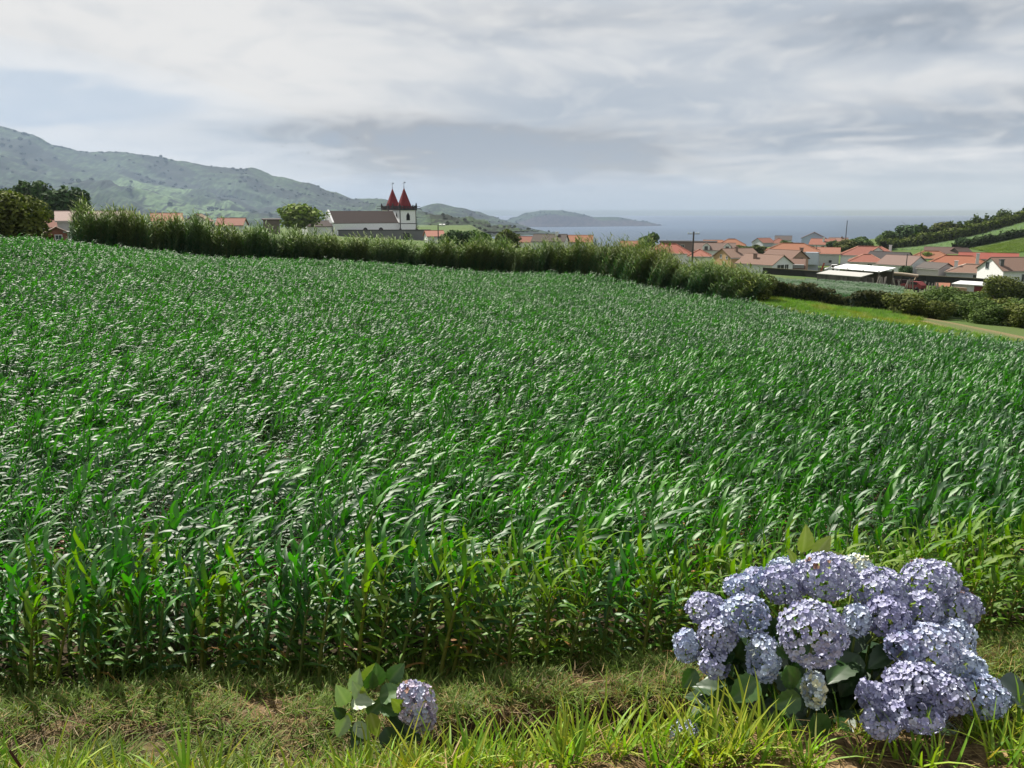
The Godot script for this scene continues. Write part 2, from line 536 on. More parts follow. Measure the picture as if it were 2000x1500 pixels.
func hill(called: String, label: String, ridge: Array, run: float, foot: float, nu: int, nv: int, wild: float, cell: float, cliff := 0.0, tone := 1.0) -> Array:
	var cells := FastNoiseLite.new()
	cells.seed = 17
	cells.noise_type = FastNoiseLite.TYPE_CELLULAR
	cells.cellular_return_type = FastNoiseLite.RETURN_CELL_VALUE
	cells.frequency = 1.0
	var walls := cells.duplicate() as FastNoiseLite
	walls.cellular_return_type = FastNoiseLite.RETURN_DISTANCE2_SUB
	var g := G.new()
	var seeds := []
	var palette := [Color(0.036, 0.070, 0.027), Color(0.024, 0.046, 0.020), Color(0.062, 0.100, 0.046), Color(0.018, 0.034, 0.017), Color(0.044, 0.074, 0.034), Color(0.013, 0.024, 0.012), Color(0.030, 0.058, 0.024)]
	for r in nv + 1:
		var v := r / float(nv) * 1.25             # past 1 is the far side
		for k in nu + 1:
			var u := k / float(nu) * (ridge.size() - 1)
			var a: Vector3 = ridge[int(minf(u, ridge.size() - 2))]
			var b: Vector3 = ridge[int(minf(u, ridge.size() - 2)) + 1]
			var f := smoothstep(0.0, 1.0, u - int(minf(u, ridge.size() - 2)))
			var top := a.lerp(b, u - int(minf(u, ridge.size() - 2)))
			top.z = lerpf(a.z, b.z, f)
			var x := top.x + (1.0 - v) * run * 0.22
			var z := top.y - (1.0 - v) * run
			var side := clampf(v, 0.0, 1.0)
			var shape := pow(side, 1.0 + cliff * 0.0) * (1.0 - 0.25 * sin(side * PI)) if cliff == 0.0 else smoothstep(0.0, cliff, side) * 0.62 + 0.38 * side
			var y := lerpf(foot, top.z, shape) - maxf(0.0, v - 1.0) * 300.0
			var bend := sin(clampf(v, 0.0, 1.0) * PI)
			y += wild * bend * (noise.get_noise_2d(x * 0.16, z * 0.16) * 1.6 + noise.get_noise_2d(x * 0.7, z * 0.7) * 0.35)
			y += wild * 0.10 * noise.get_noise_2d(x * 2.4, z * 2.4)
			var q := Vector2(x * 0.6 + z * 0.5 + 30.0 * noise.get_noise_2d(x * 0.3, z * 0.3), z * 1.7 - x * 0.35) / cell
			var value := cells.get_noise_2d(q.x, q.y)
			var gap := walls.get_noise_2d(q.x, q.y)
			var pick := int(absf(value) * 97.0) % palette.size()
			var wood := noise.get_noise_2d(x * 0.22 + 400.0, z * 0.35)
			var c: Color = palette[pick]
			var is_wood := wood > 0.05
			if is_wood: c = Color(0.012, 0.022, 0.012)
			var along := (x + 650.0) / 270.0  # diagonal stripe: a sun patch painted into the pasture colour
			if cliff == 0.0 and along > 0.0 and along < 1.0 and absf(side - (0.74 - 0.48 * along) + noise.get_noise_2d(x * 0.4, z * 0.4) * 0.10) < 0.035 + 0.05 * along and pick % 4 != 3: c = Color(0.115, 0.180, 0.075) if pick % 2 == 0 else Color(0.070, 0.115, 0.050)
			if gap < -0.88: c = Color(0.010, 0.018, 0.010)
			if cliff > 0.0 and side < cliff * 0.8: c = Color(0.07, 0.062, 0.062).lerp(Color(0.03, 0.03, 0.032), clampf(0.5 + noise.get_noise_2d(x * 1.3, y * 3.0) * 1.4, 0.0, 1.0))
			elif side > 0.02 and v <= 1.02 and (gap < -0.90 and rng.randf() < 0.07 or is_wood and rng.randf() < 0.03 or rng.randf() < 0.0005):
				seeds.append(Vector3(x, y, -z))
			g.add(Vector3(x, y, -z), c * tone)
	g.grid(nu, nv, 0)
	single(called, g.mesh(mats["hillside"]), label, "", "structure")
	return seeds

func build_hills() -> void:
	var r1 := [Vector3(-1500, 1560, 330), Vector3(-1163, 1500, 268), Vector3(-1004, 1450, 231), Vector3(-870, 1400, 199), Vector3(-819, 1400, 186), Vector3(-789, 1420, 169), Vector3(-757, 1450, 161), Vector3(-713, 1500, 164), Vector3(-679, 1550, 160), Vector3(-652, 1600, 154), Vector3(-601, 1650, 146), Vector3(-559, 1680, 143), Vector3(-544, 1700, 147), Vector3(-501, 1750, 130), Vector3(-454, 1800, 119), Vector3(-409, 1850, 101), Vector3(-373, 1900, 86), Vector3(-321, 1950, 87), Vector3(-254, 2000, 71), Vector3(-183, 2050, 35), Vector3(-134, 2100, 14)]
	var r2 := [Vector3(-477, 2500, 45), Vector3(-381, 2500, 53), Vector3(-317, 2500, 64), Vector3(-230, 2500, 82), Vector3(-160, 2520, 69), Vector3(-114, 2560, 58), Vector3(-66, 2600, 43), Vector3(-34, 2650, 31), Vector3(9, 2700, 4), Vector3(53, 2750, -30)]
	var r3 := [Vector3(-99, 3100, -28), Vector3(-30, 3100, 20), Vector3(10, 3100, 34), Vector3(59, 3100, 51), Vector3(129, 3120, 59), Vector3(190, 3150, 59), Vector3(242, 3180, 51), Vector3(305, 3200, 33), Vector3(414, 3250, 33), Vector3(525, 3300, 16), Vector3(572, 3350, 1), Vector3(605, 3400, -36), Vector3(620, 3420, -60)]
	for r in [r1, r2, r3]:
		for k in r.size(): r[k] = r[k] + Vector3(0, 0, SEA)      # heights above the sea
	for k in r3.size(): r3[k].z = maxf(r3[k].z, SEA - 2.0)
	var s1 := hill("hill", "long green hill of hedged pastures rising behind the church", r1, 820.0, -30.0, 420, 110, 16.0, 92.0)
	var s2 := hill("hill", "low hazy hill right of the church towers", r2, 700.0, SEA - 4.0, 130, 46, 7.0, 60.0, 0.0, 0.85)
	var s3 := hill("headland", "hazy headland with bare cliffs ending in the sea", r3, 230.0, SEA - 3.0, 190, 40, 4.0, 60.0, 0.5, 0.9)
	var crown := crown_mesh(71, 5, 150, 0.42, Vector3(1, 0.85, 1), Color(0.016, 0.032, 0.014), Color(0.032, 0.056, 0.022), mats["far_leaf"])
	var where := []
	for k in 26:                                               # a fringe of trees along the crest above the church
		var u := rng.randf_range(0.0, 1.0)
		var x := lerpf(-330.0, -258.0, u)
		s1.append(Vector3(x, lerpf(SEA + 86.0, SEA + 71.0, u), -lerpf(1945.0, 1998.0, u)))
	for k in 60:
		var q := rng.randi_range(2, 8)
		var e: Vector3 = r1[q].lerp(r1[q + 1], rng.randf())
		s1.append(Vector3(e.x, e.z - 3.0, -e.y + 6.0))
	for p in s1 + s2 + s3:
		var s := rng.randf_range(1.8, 3.6)
		where.append(Transform3D(Basis(Vector3.UP, rng.randf() * TAU).scaled(Vector3(s, s * rng.randf_range(0.8, 1.25), s)), p + Vector3(0, s * 0.5, 0)))
	var o := many(numbered("hillside_trees"), crown, where, [], self)
	tag(o, "far trees and hedgerows scattered over the hazy hills", "trees", "", "stuff")


# ---------------------------------------------------------------- foliage shapes
func leaf_card(g: G, p: Vector3, n: Vector3, size: float, stretch: float, col: Color) -> void:
	var a := n.cross(Vector3(rng.randf_range(-1, 1), rng.randf_range(-1, 1), rng.randf_range(-1, 1))).normalized()
	var b := n.cross(a)
	var l := size * stretch
	var k := g.v.size()
	g.v.append_array([p - a * l, p + b * size * 0.5 + n * size * 0.12, p + a * l, p - b * size * 0.5 + n * size * 0.12])
	g.c.append_array([col, col, col, col])
	g.i.append_array([k, k + 1, k + 2, k, k + 2, k + 3])

func crown_mesh(s: int, blobs: int, leaves: int, leaf: float, squash: Vector3, dark: Color, light: Color, m: Material) -> ArrayMesh:   # radius about 1
	var r := RandomNumberGenerator.new()
	r.seed = s
	var keep := rng.state
	rng.seed = s
	var g := G.new()
	for b in blobs:
		var d := Vector3(r.randfn(), r.randfn() * 0.8, r.randfn()).normalized()
		var at := d * r.randf_range(0.25, 0.68) if b > 0 else Vector3.ZERO
		var rad := r.randf_range(0.34, 0.56) if b > 0 else 0.6
		for k in leaves:
			var n := Vector3(r.randfn(), r.randfn(), r.randfn()).normalized()
			var p := (at + n * rad * pow(r.randf(), 0.28)) * squash
			var c := dark.lerp(light, clampf(r.randf() * 0.8 + 0.25 * r.randfn() * 0.5 + 0.1, 0.0, 1.0))
			leaf_card(g, p, (n + Vector3(r.randfn(), r.randfn() + 0.5, r.randfn()) * 0.6).normalized(), leaf * r.randf_range(0.5, 1.2), r.randf_range(0.6, 1.0), c)
	rng.state = keep
	return g.mesh(m)

func trunk_mesh(s: int, height: float, radius: float, limbs: int, spread: float, col: Color) -> ArrayMesh:
	var r := RandomNumberGenerator.new()
	r.seed = s
	var g := G.new()
	var pts := []
	var rad := []
	for k in 6:
		pts.append(Vector3(r.randf_range(-1, 1) * 0.03 * height * k / 5.0, height * k / 5.0 - 0.3, r.randf_range(-1, 1) * 0.03 * height * k / 5.0))
		rad.append(lerpf(radius, radius * 0.35, k / 5.0) * (1.35 if k == 0 else 1.0))
	g.tube(pts, rad, 7, col)
	for l in limbs:
		var a := TAU * l / limbs + r.randf() * 0.8
		var from: Vector3 = pts[2 + l % 3]
		var to := from + Vector3(cos(a) * spread, spread * r.randf_range(0.5, 1.1), sin(a) * spread)
		g.tube([from, from.lerp(to, 0.5) + Vector3(0, spread * 0.12, 0), to], [radius * 0.45, radius * 0.3, radius * 0.1], 5, col)
	return g.mesh(mats["bark"])

func hedge_body(line: Array, height: float, width: float, leaf: float, per_metre: int, dark: Color, light: Color, lumpy: float, m: Material, s: int) -> Array:
	var g := G.new()
	var core := G.new()
	var keep := rng.state
	rng.seed = s
	var rows := 0
	for k in line.size() - 1:
		var a: Vector2 = line[k]
		var b: Vector2 = line[k + 1]
		var n := maxi(2, int(a.distance_to(b) / 0.6))
		var across := (b - a).orthogonal().normalized()
		for q in n + (1 if k == line.size() - 2 else 0):
			var p := a.lerp(b, q / float(n))
			var lump := 1.0 + lumpy * noise.get_noise_2d(p.x * 9.0, p.y * 9.0) * 1.6
			for w in 5:
				var o: Vector2 = [Vector2(-0.42, -0.1), Vector2(-0.40, 0.72), Vector2(0, 0.86), Vector2(0.40, 0.72), Vector2(0.42, -0.1)][w]
				var at := p + across * o.x * width * lump
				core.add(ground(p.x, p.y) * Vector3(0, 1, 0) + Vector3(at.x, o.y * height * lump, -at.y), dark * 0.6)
			rows += 1
			for l in int(per_metre * a.distance_to(b) / n):
				var u := p + (b - a) / n * rng.randf()
				var side := rng.randf()
				var h := height * lump * (1.0 + 0.10 * rng.randfn() * lumpy)
				var off: Vector2
				var nn: Vector3
				if side < 0.42:
					off = Vector2(rng.randf_range(-0.5, 0.5), 1.0 - 0.10 * absf(rng.randfn()))
					nn = Vector3(0, 1, 0)
				else:
					var sg := -1.0 if rng.randf() < 0.5 else 1.0
					off = Vector2(sg * (0.5 - 0.06 * absf(rng.randfn())), rng.randf_range(0.0, 1.0))
					nn = Vector3(across.x * sg, 0.35, -across.y * sg)
				var at2 := u + across * off.x * width * lump
				var yy := ground(u.x, u.y).y + off.y * h
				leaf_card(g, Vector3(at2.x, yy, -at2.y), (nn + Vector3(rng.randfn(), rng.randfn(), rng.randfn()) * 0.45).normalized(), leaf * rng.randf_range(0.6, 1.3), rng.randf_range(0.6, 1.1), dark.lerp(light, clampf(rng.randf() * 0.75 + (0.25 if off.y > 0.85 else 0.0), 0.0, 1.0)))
	core.grid(4, rows - 1, 0)
	rng.state = keep
	return [g.mesh(m), core.mesh(mats["bark"])]

func hedge(called: String, label: String, line: Array, height: float, width: float, leaf: float, per_metre: int, dark: Color, light: Color, lumpy: float, s: int) -> void:
	var t := thing(called, label, "hedge")
	var b := hedge_body(line, height, width, leaf, per_metre, dark, light, lumpy, mats["tree_leaf"], s)
	part("foliage", b[0], t)
	part("branches", b[1], t)

func blade(g: G, o: Vector3, az: float, length: float, half: float, el: float, droop: float, wind: Vector3, segs: int, col: Color, tip: Color, fold := 0.3, twist := 0.0, wave := 0.0) -> void:
	var d := Vector3(cos(az) * cos(el), sin(el), sin(az) * cos(el))
	var flat := Vector3(-sin(az), 0, cos(az))
	var p := o
	var first := g.v.size()
	for k in segs + 1:
		var t := k / float(segs)
		var w := half * minf(1.0, 0.55 + t * 2.2) * pow(maxf(0.0, 1.0 - t), 0.62)
		var side := d.cross(Vector3.UP)
		side = flat if side.length() < 0.15 else side.normalized()
		if side.dot(flat) < 0.0: side = -side
		side = side.rotated(d.normalized(), twist * t)
		flat = side
		var n := side.cross(d).normalized()
		if n.y < 0.0: n = -n
		var c := col.lerp(tip, t)
		var ripple := n * wave * half * sin(t * 17.0 + az * 5.0)
		g.add(p - side * w + n * fold * w + ripple, c)
		g.add(p, c * 1.25)
		g.add(p + side * w + n * fold * w - ripple, c)
		p += d * length / segs
		d = (d + wind * (0.3 + t) + Vector3(0, -droop * (0.25 + t), 0)).normalized()
	for k in segs:
		for s in 2:
			var a := first + k * 3 + s
			g.i.append_array([a, a + 3, a + 4, a, a + 4, a + 1])


# ---------------------------------------------------------------- hedges of reed and shrub
func reed_clump(s: int, lean: float) -> ArrayMesh:
	rng.seed = s
	var g := G.new()
	for cane in 5:
		var base := Vector3(rng.randf_range(-0.3, 0.3), -0.1, rng.randf_range(-0.3, 0.3))
		var height := rng.randf_range(2.7, 3.9)
		var pts := []
		var rad := []
		var bend := lean * rng.randf_range(0.7, 1.25)
		for k in 6:
			var t := k / 5.0
			pts.append(base + Vector3(bend * t * t, height * t, rng.randf_range(-0.05, 0.05)))
			rad.append(0.014 * (1.0 - 0.6 * t))
		g.tube(pts, rad, 4, Color(0.10, 0.12, 0.045))
		for l in 18:
			var t := 0.10 + 0.90 * l / 17.0
			var k := int(minf(t * 5.0, 4.0))
			var at: Vector3 = pts[k].lerp(pts[k + 1], t * 5.0 - k)
			var low := Color(0.036, 0.098, 0.042)
			var high := Color(0.140, 0.180, 0.036)
			var c := low.lerp(high, clampf(t * 1.5 - 0.75 + rng.randf_range(-0.15, 0.2), 0.0, 1.0)) * rng.randf_range(0.8, 1.25)
			blade(g, at, (l % 2) * PI + rng.randf_range(-1.1, 1.1), rng.randf_range(0.42, 0.66), rng.randf_range(0.034, 0.052), rng.randf_range(0.5, 1.15), 0.30, Vector3(0.10 + lean * 0.10, 0, -0.02), 4, c, c * 1.1, 0.25)
	return g.mesh(mats["reed"])

func build_hedges() -> void:
	var st := rng.state
	var upright := [reed_clump(101, 0.35), reed_clump(102, 0.5), reed_clump(103, 0.3)]
	var blown := [reed_clump(104, 1.3), reed_clump(105, 1.7), reed_clump(106, 1.1)]
	rng.state = st
	var lines := [[[Vector2(-31.2, 58.2), Vector2(-29.8, 59.6), Vector2(-27.4, 61.5), Vector2(-20.6, 64.5), Vector2(-13.1, 68.5), Vector2(0, 72.5), Vector2(6.8, 70.5)], upright, "long green reed hedge along the far side of the maize field, below the church"],
		[[Vector2(6.8, 70.5), Vector2(10.4, 64.5), Vector2(13.6, 61.0), Vector2(16.4, 58.1)], blown, "reed row bent over by the wind at the hedge's right end, before the roofs"]]
	for l in lines:
		var t := thing("reed_hedge", l[2], "hedge")
		var where := [[], [], []]
		var tints := [[], [], []]
		for k in l[0].size() - 1:
			var a: Vector2 = l[0][k]
			var b: Vector2 = l[0][k + 1]
			var out := (b - a).orthogonal().normalized()
			if out.y < 0.0: out = -out
			for q in int(a.distance_to(b) * 26.0):
				var p := a.lerp(b, rng.randf()) + out * rng.randf_range(-0.3, 3.0)
				var tall := 1.0 + 0.42 * noise.get_noise_2d(p.x * 22.0, p.y * 22.0) + rng.randf_range(-0.16, 0.10)
				tall *= lerpf(0.86, 0.70, smoothstep(-27.0, -17.0, p.x)) if p.x < -4.0 else (0.80 if p.x < 6.0 else 0.88)
				if l[1] == blown: tall *= 1.02 if p.x < 12.0 else 0.84
				var pick := rng.randi() % 3
				where[pick].append(Transform3D(Basis(Vector3.UP, rng.randf_range(-0.6, 0.6)).scaled(Vector3(1, tall, 1)), ground(p.x, p.y)))
				var dry := clampf(noise.get_noise_2d(p.x * 5.0 + 50.0, p.y * 5.0) + 0.35, 0.0, 1.0)
				tints[pick].append(Color(0.9 + dry * 0.35, 1.0, 0.95 - dry * 0.2) * rng.randf_range(0.8, 1.15))
		for k in 3: many("canes", l[1][k], where[k], tints[k], t)
	var dk := Color(0.012, 0.020, 0.008)
	var ol := Color(0.080, 0.085, 0.028)
	hedge("clipped_hedge", "dark clipped hedge between the grass strip and the green plot", [Vector2(20.5, 68), Vector2(23.2, 69), Vector2(26.0, 67.5), Vector2(28.4, 65), Vector2(30.4, 62.6)], 1.2, 1.5, 0.15, 520, dk, ol * 0.75, 0.45, 201)
	hedge("clipped_hedge", "bright topped hedge climbing the right hillside above the pale crop", [Vector2(158, 340), Vector2(177, 345), Vector2(202, 352), Vector2(232, 360), Vector2(250, 364)], 4.2, 5.0, 0.75, 60, Color(0.02, 0.034, 0.012), Color(0.12, 0.15, 0.035), 0.4, 202)
	hedge("shrub_hedge", "shaggy hedge along the crest of the right hillside, against the sea", [Vector2(196, 402), Vector2(210, 396), Vector2(224, 391), Vector2(234, 386), Vector2(250, 380)], 4.6, 6.0, 0.8, 60, Color(0.02, 0.034, 0.012), Color(0.085, 0.12, 0.035), 0.8, 203)
	hedge("clipped_hedge", "dark hedge between the pale crop and the lower meadow on the right hillside", [Vector2(174, 314), Vector2(191, 320), Vector2(210, 325), Vector2(226, 330)], 2.4, 3.0, 0.6, 60, Color(0.012, 0.022, 0.009), Color(0.04, 0.065, 0.02), 0.5, 204)
	hedge("garden_hedge", "low clipped hedge in front of the white roofed shed", [Vector2(70.5, 128), Vector2(76, 128), Vector2(80, 127)], 1.0, 1.2, 0.2, 160, dk, Color(0.09, 0.12, 0.03), 0.2, 205)
	hedge("garden_hedge", "mossy hedge on the dark wall before the brown roofed bungalow", [Vector2(93, 182), Vector2(101, 182), Vector2(110, 180)], 1.2, 1.4, 0.25, 130, dk, ol, 0.3, 206)


func tree(called: String, label: String, category: String, at: Array, crown: Mesh, trunk: Color, limbs := 4, squat := 0.56, group := "") -> Node3D:
	# at: x, z, height, width
	var p := ground(at[0], at[1])
	var t := thing(called, label, category, p, 0.0, group)
	part("trunk", trunk_mesh(int(at[0] * 7.0 + at[1]), at[2] * 0.75, clampf(at[2] * 0.028, 0.03, 0.3), limbs, at[3] * 0.28, trunk), t)
	var c := part("crown", crown, t, Vector3(0, at[2] * (1.0 - squat) + at[2] * (squat - 0.5), 0))
	c.position.y = at[2] - at[2] * squat * 0.94
	c.scale = Vector3(at[3] * 0.5, at[2] * squat, at[3] * 0.5)
	c.rotation.y = at[0]
	return t

func build_trees() -> void:
	var m: Material = mats["tree_leaf"]
	var dk := Color(0.020, 0.042, 0.018)
	var dark := [crown_mesh(1, 16, 240, 0.16, Vector3(1, 1, 1), dk, Color(0.065, 0.115, 0.045), m), crown_mesh(2, 14, 260, 0.16, Vector3(1, 1, 1), dk, Color(0.062, 0.11, 0.04), m)]
	var light := crown_mesh(3, 22, 75, 0.15, Vector3(1, 1, 1), Color(0.07, 0.11, 0.03), Color(0.22, 0.28, 0.06), m)
	var olive := [crown_mesh(4, 14, 240, 0.17, Vector3(1, 1, 1), Color(0.028, 0.042, 0.014), Color(0.135, 0.145, 0.038), m), crown_mesh(5, 13, 240, 0.17, Vector3(1, 1, 1), Color(0.026, 0.042, 0.014), Color(0.110, 0.130, 0.036), m)]
	var mid := [crown_mesh(6, 14, 200, 0.18, Vector3(1, 1, 1), Color(0.028, 0.056, 0.018), Color(0.095, 0.145, 0.040), m), crown_mesh(7, 13, 220, 0.18, Vector3(1, 1, 1), Color(0.030, 0.056, 0.018), Color(0.105, 0.15, 0.038), m)]
	var fine := [crown_mesh(8, 15, 560, 0.085, Vector3(1, 1, 1), Color(0.030, 0.044, 0.014), Color(0.140, 0.160, 0.038), m), crown_mesh(9, 15, 560, 0.085, Vector3(1, 1, 1), Color(0.030, 0.058, 0.018), Color(0.110, 0.160, 0.040), m), crown_mesh(10, 14, 560, 0.085, Vector3(1, 1, 1), Color(0.020, 0.042, 0.016), Color(0.070, 0.110, 0.034), m)]
	var ragged := crown_mesh(14, 10, 900, 0.075, Vector3(1, 1, 1), Color(0.034, 0.052, 0.014), Color(0.165, 0.190, 0.040), m)
	var bark := Color(0.07, 0.055, 0.04)
	tree("wind_bent_tree", "big dark wind-bent tree at the left edge, beside the brick shed", "tree", [-45.2, 71.0, 4.7, 8.4], ragged, bark, 5, 0.74)
	tree("wind_bent_tree", "yellow tipped bushy tree cut by the left edge of the photo", "tree", [-50.0, 75.0, 5.4, 6.0], ragged, bark, 5, 0.74)
	tree("bushy_shrub", "dry yellowish shrub leaning on the brick shed", "shrub", [-52.6, 88.0, 1.7, 1.6], olive[0], bark, 3, 0.6)
	tree("broad_tree", "tall dark tree left of the pale roofed house, right one of three", "tree", [-123.5, 222.0, 13.4, 13.0], dark[0], bark, 5, 0.52)
	tree("broad_tree", "tall dark tree behind the wind-bent tree, middle one of three", "tree", [-137.0, 230.0, 14.6, 12.5], dark[1], bark, 5, 0.50)
	tree("broad_tree", "lower dark tree at the far left, left one of three", "tree", [-150.5, 240.0, 12.8, 12.0], dark[0], bark, 5, 0.50)
	tree("airy_tree", "light green airy tree left of the church roof", "tree", [-78.6, 296.0, 12.4, 20.0], light, bark, 6, 0.50)
	tree("round_tree", "dark round tree right of the church wall, left one of three", "tree", [-12.2, 165.0, 5.0, 5.6], dark[1], bark, 4, 0.54)
	tree("round_tree", "dark wide tree right of the church wall, middle one of three", "tree", [-7.2, 166.0, 5.5, 7.4], dark[0], bark, 4, 0.54)
	tree("round_tree", "grey green round tree right of the church wall, right one of three", "tree", [-1.2, 165.0, 5.9, 6.0], olive[1], bark, 4, 0.54)
	tree("round_tree", "lone green tree standing against the bay above the reeds", "tree", [51.0, 300.0, 7.6, 9.0], mid[0], bark, 4, 0.55)
	tree("bushy_tree", "dark bushy tree between the orange roofs and the pale hip roof, left of two", "tree", [86.3, 300.0, 5.0, 8.0], mid[1], bark, 3, 0.6)
	tree("bushy_tree", "dark bushy tree between the orange roofs and the pale hip roof, right of two", "tree", [95.5, 310.0, 4.8, 9.0], olive[1], bark, 3, 0.6)
	tree("bushy_tree", "green garden tree left of the blue house", "tree", [143.0, 415.0, 5.0, 8.0], mid[0], bark, 3, 0.6)
	tree("bushy_tree", "low tree under the gable of the blue house", "tree", [146.5, 392.0, 3.4, 7.0], mid[1], bark, 3, 0.6)
	tree("bushy_tree", "grey green tree below the tall mast", "tree", [141.0, 338.0, 5.6, 10.0], olive[0], bark, 4, 0.6)
	tree("bushy_tree", "bright green bushy tree right of the tall mast", "tree", [166.0, 380.0, 6.0, 12.6], mid[0], bark, 4, 0.6)
	tree("bushy_tree", "dark green tree between the mast and the hip roofs", "tree", [156.0, 386.0, 5.0, 9.0], dark[0], bark, 4, 0.6)
	tree("bushy_shrub", "yellow green shrubs left of the white barn roof", "shrub", [97.1, 235.0, 2.6, 5.4], light, bark, 3, 0.6)
	tree("bushy_shrub", "round yellow green shrub before the small orange hip roof", "shrub", [95.8, 215.0, 2.3, 3.8], light, bark, 3, 0.6)
	tree("bushy_shrub", "small dark tree before the brown roof with the white gable", "shrub", [101.8, 205.0, 3.4, 3.6], dark[1], bark, 3, 0.6)
	tree("bushy_shrub", "low yellow shrub beside the orange roof in the middle of the village", "shrub", [146.8, 282.0, 2.4, 4.4], light, bark, 3, 0.6)
	tree("broad_tree", "grey green trees at the foot of the right hillside, left of three", "tree", [188.0, 400.0, 6.8, 13.0], mid[0], bark, 4, 0.6)
	tree("broad_tree", "dark tree at the foot of the right hillside, middle of three", "tree", [199.5, 402.0, 8.4, 17.0], dark[1], bark, 4, 0.6)
	tree("broad_tree", "brownish tree at the foot of the right hillside, right of three", "tree", [214.0, 396.0, 6.6, 16.0], olive[0], bark, 4, 0.6)
	tree("bushy_tree", "dark bushes where the hillside hedge meets the village roofs", "tree", [180.3, 318.0, 4.4, 7.0], dark[0], bark, 3, 0.6)
	tree("round_shrub", "big olive round shrub beside the white roofed shed", "shrub", [73.9, 119.0, 4.6, 6.2], fine[0], bark, 3, 0.56)
	tree("round_shrub", "dark shrub behind the olive one, before the white house", "shrub", [93.4, 151.0, 4.0, 4.9], fine[2], bark, 3, 0.56)
	tree("bushy_shrub", "green shrub at the right edge beside the olive shrub", "shrub", [77.6, 118.0, 3.2, 4.0], mid[0], bark, 3, 0.6)
	tree("wind_bent_shrub", "dark olive shrub at the end of the wind-bent reeds", "shrub", [20.1, 65.0, 2.5, 3.1], fine[0], bark, 4, 0.6)
	var row := [[30.9, 61.3, 1.80, 3.9, "nearest the end of the clipped hedge"], [33.6, 62.4, 2.21, 3.8, "second from the clipped hedge"], [36.9, 64.2, 1.80, 3.9, "set back in the middle of the row"], [34.7, 57.3, 1.72, 3.2, "standing forward by the track"], [36.6, 55.6, 1.89, 3.6, "at the right edge of the photo"], [43.8, 75.0, 1.97, 4.4, "behind the row, below the small shed"], [45.8, 72.0, 1.80, 4.9, "behind the row at the right edge"], [52.0, 95.0, 1.97, 5.5, "farthest back, left of the small shed"], [32.2, 59.8, 1.56, 2.9, "low one filling the front of the row"], [39.6, 62.0, 1.80, 4.4, "right of the set back one"], [31.6, 60.8, 1.7, 2.6, "low and touching the hedge end"], [35.6, 60.0, 1.9, 3.2, "between the forward one and the track"], [41.0, 66.0, 2.0, 3.6, "near the right edge in the second line"], [38.0, 68.0, 1.89, 4.7, "in the second line of the row"]]
	for k in row.size():
		tree("bushy_shrub", "bushy olive shrub below the village, " + row[k][4], "shrub", row[k], [fine[0], fine[1], fine[2], fine[1]][k % 4], bark, 3, 0.70, "shrubs along the track")
	# the conifer on the crest, the island pine behind the church tower, the small palm before its roof
	conifer("crest_pine", "ragged dark conifer on the crest of the right hillside", [233.3, 382.0, 7.2, 5.6], 7, 5.0)
	conifer("island_pine", "grey green pointed conifer beside the church tower", [-41.6, 345.0, 11.0, 5.0], 11, 3.0)
	var p := ground(-64.0, 316.0)
	var t := thing("dragon_palm", "dark tufted palm in front of the church nave", "palm", p)
	var g := G.new()
	g.tube([Vector3(0, -0.5, 0), Vector3(0.05, 1.8, 0), Vector3(0, 2.9, 0)], [0.28, 0.2, 0.24], 6, Color(0.09, 0.07, 0.05))
	part("trunk", g.mesh(mats["bark"]), t)
	g = G.new()
	for k in 46:
		blade(g, Vector3(0, 2.8, 0), TAU * k / 46.0 * 5.0, rng.randf_range(1.2, 1.9), 0.07, rng.randf_range(0.5, 1.35), 0.12, Vector3.ZERO, 3, Color(0.06, 0.05, 0.03), Color(0.10, 0.085, 0.04), 0.2)
	part("crown", g.mesh(mats["tree_leaf"]), t)

func conifer(called: String, label: String, at: Array, tiers: int, per: float) -> void:
	var t := thing(called, label, "tree", ground(at[0], at[1]))
	var g := G.new()
	g.tube([Vector3(0, -0.5, 0), Vector3(0.05, at[2] * 0.5, 0), Vector3(0, at[2], 0)], [at[2] * 0.03, at[2] * 0.02, 0.02], 6, Color(0.06, 0.045, 0.035))
	part("trunk", g.mesh(mats["bark"]), t)
	g = G.new()
	for k in tiers:
		var h: float = at[2] * (0.16 + 0.82 * k / float(tiers))
		var reach: float = at[3] * 0.5 * (1.0 - k / float(tiers) * 0.86) * rng.randf_range(0.75, 1.1)
		for b in int(per) + 4:
			var a := TAU * b / (per + 4.0) + rng.randf()
			for q in 9:
				var u := (q + 1) / 9.0
				var pt := Vector3(cos(a), 0.10 + 0.15 * u, sin(a)) * reach * u + Vector3(0, h, 0)
				leaf_card(g, pt, Vector3(rng.randfn(), 1.5, rng.randfn()).normalized(), reach * 0.26 * rng.randf_range(0.7, 1.2), 0.9, Color(0.016, 0.030, 0.018).lerp(Color(0.04, 0.06, 0.03), rng.randf()))
	part("crown", g.mesh(mats["tree_leaf"]), t)


# ---------------------------------------------------------------- the church
func painted(g: G) -> ArrayMesh:
	return g.mesh(mats["plaster"])

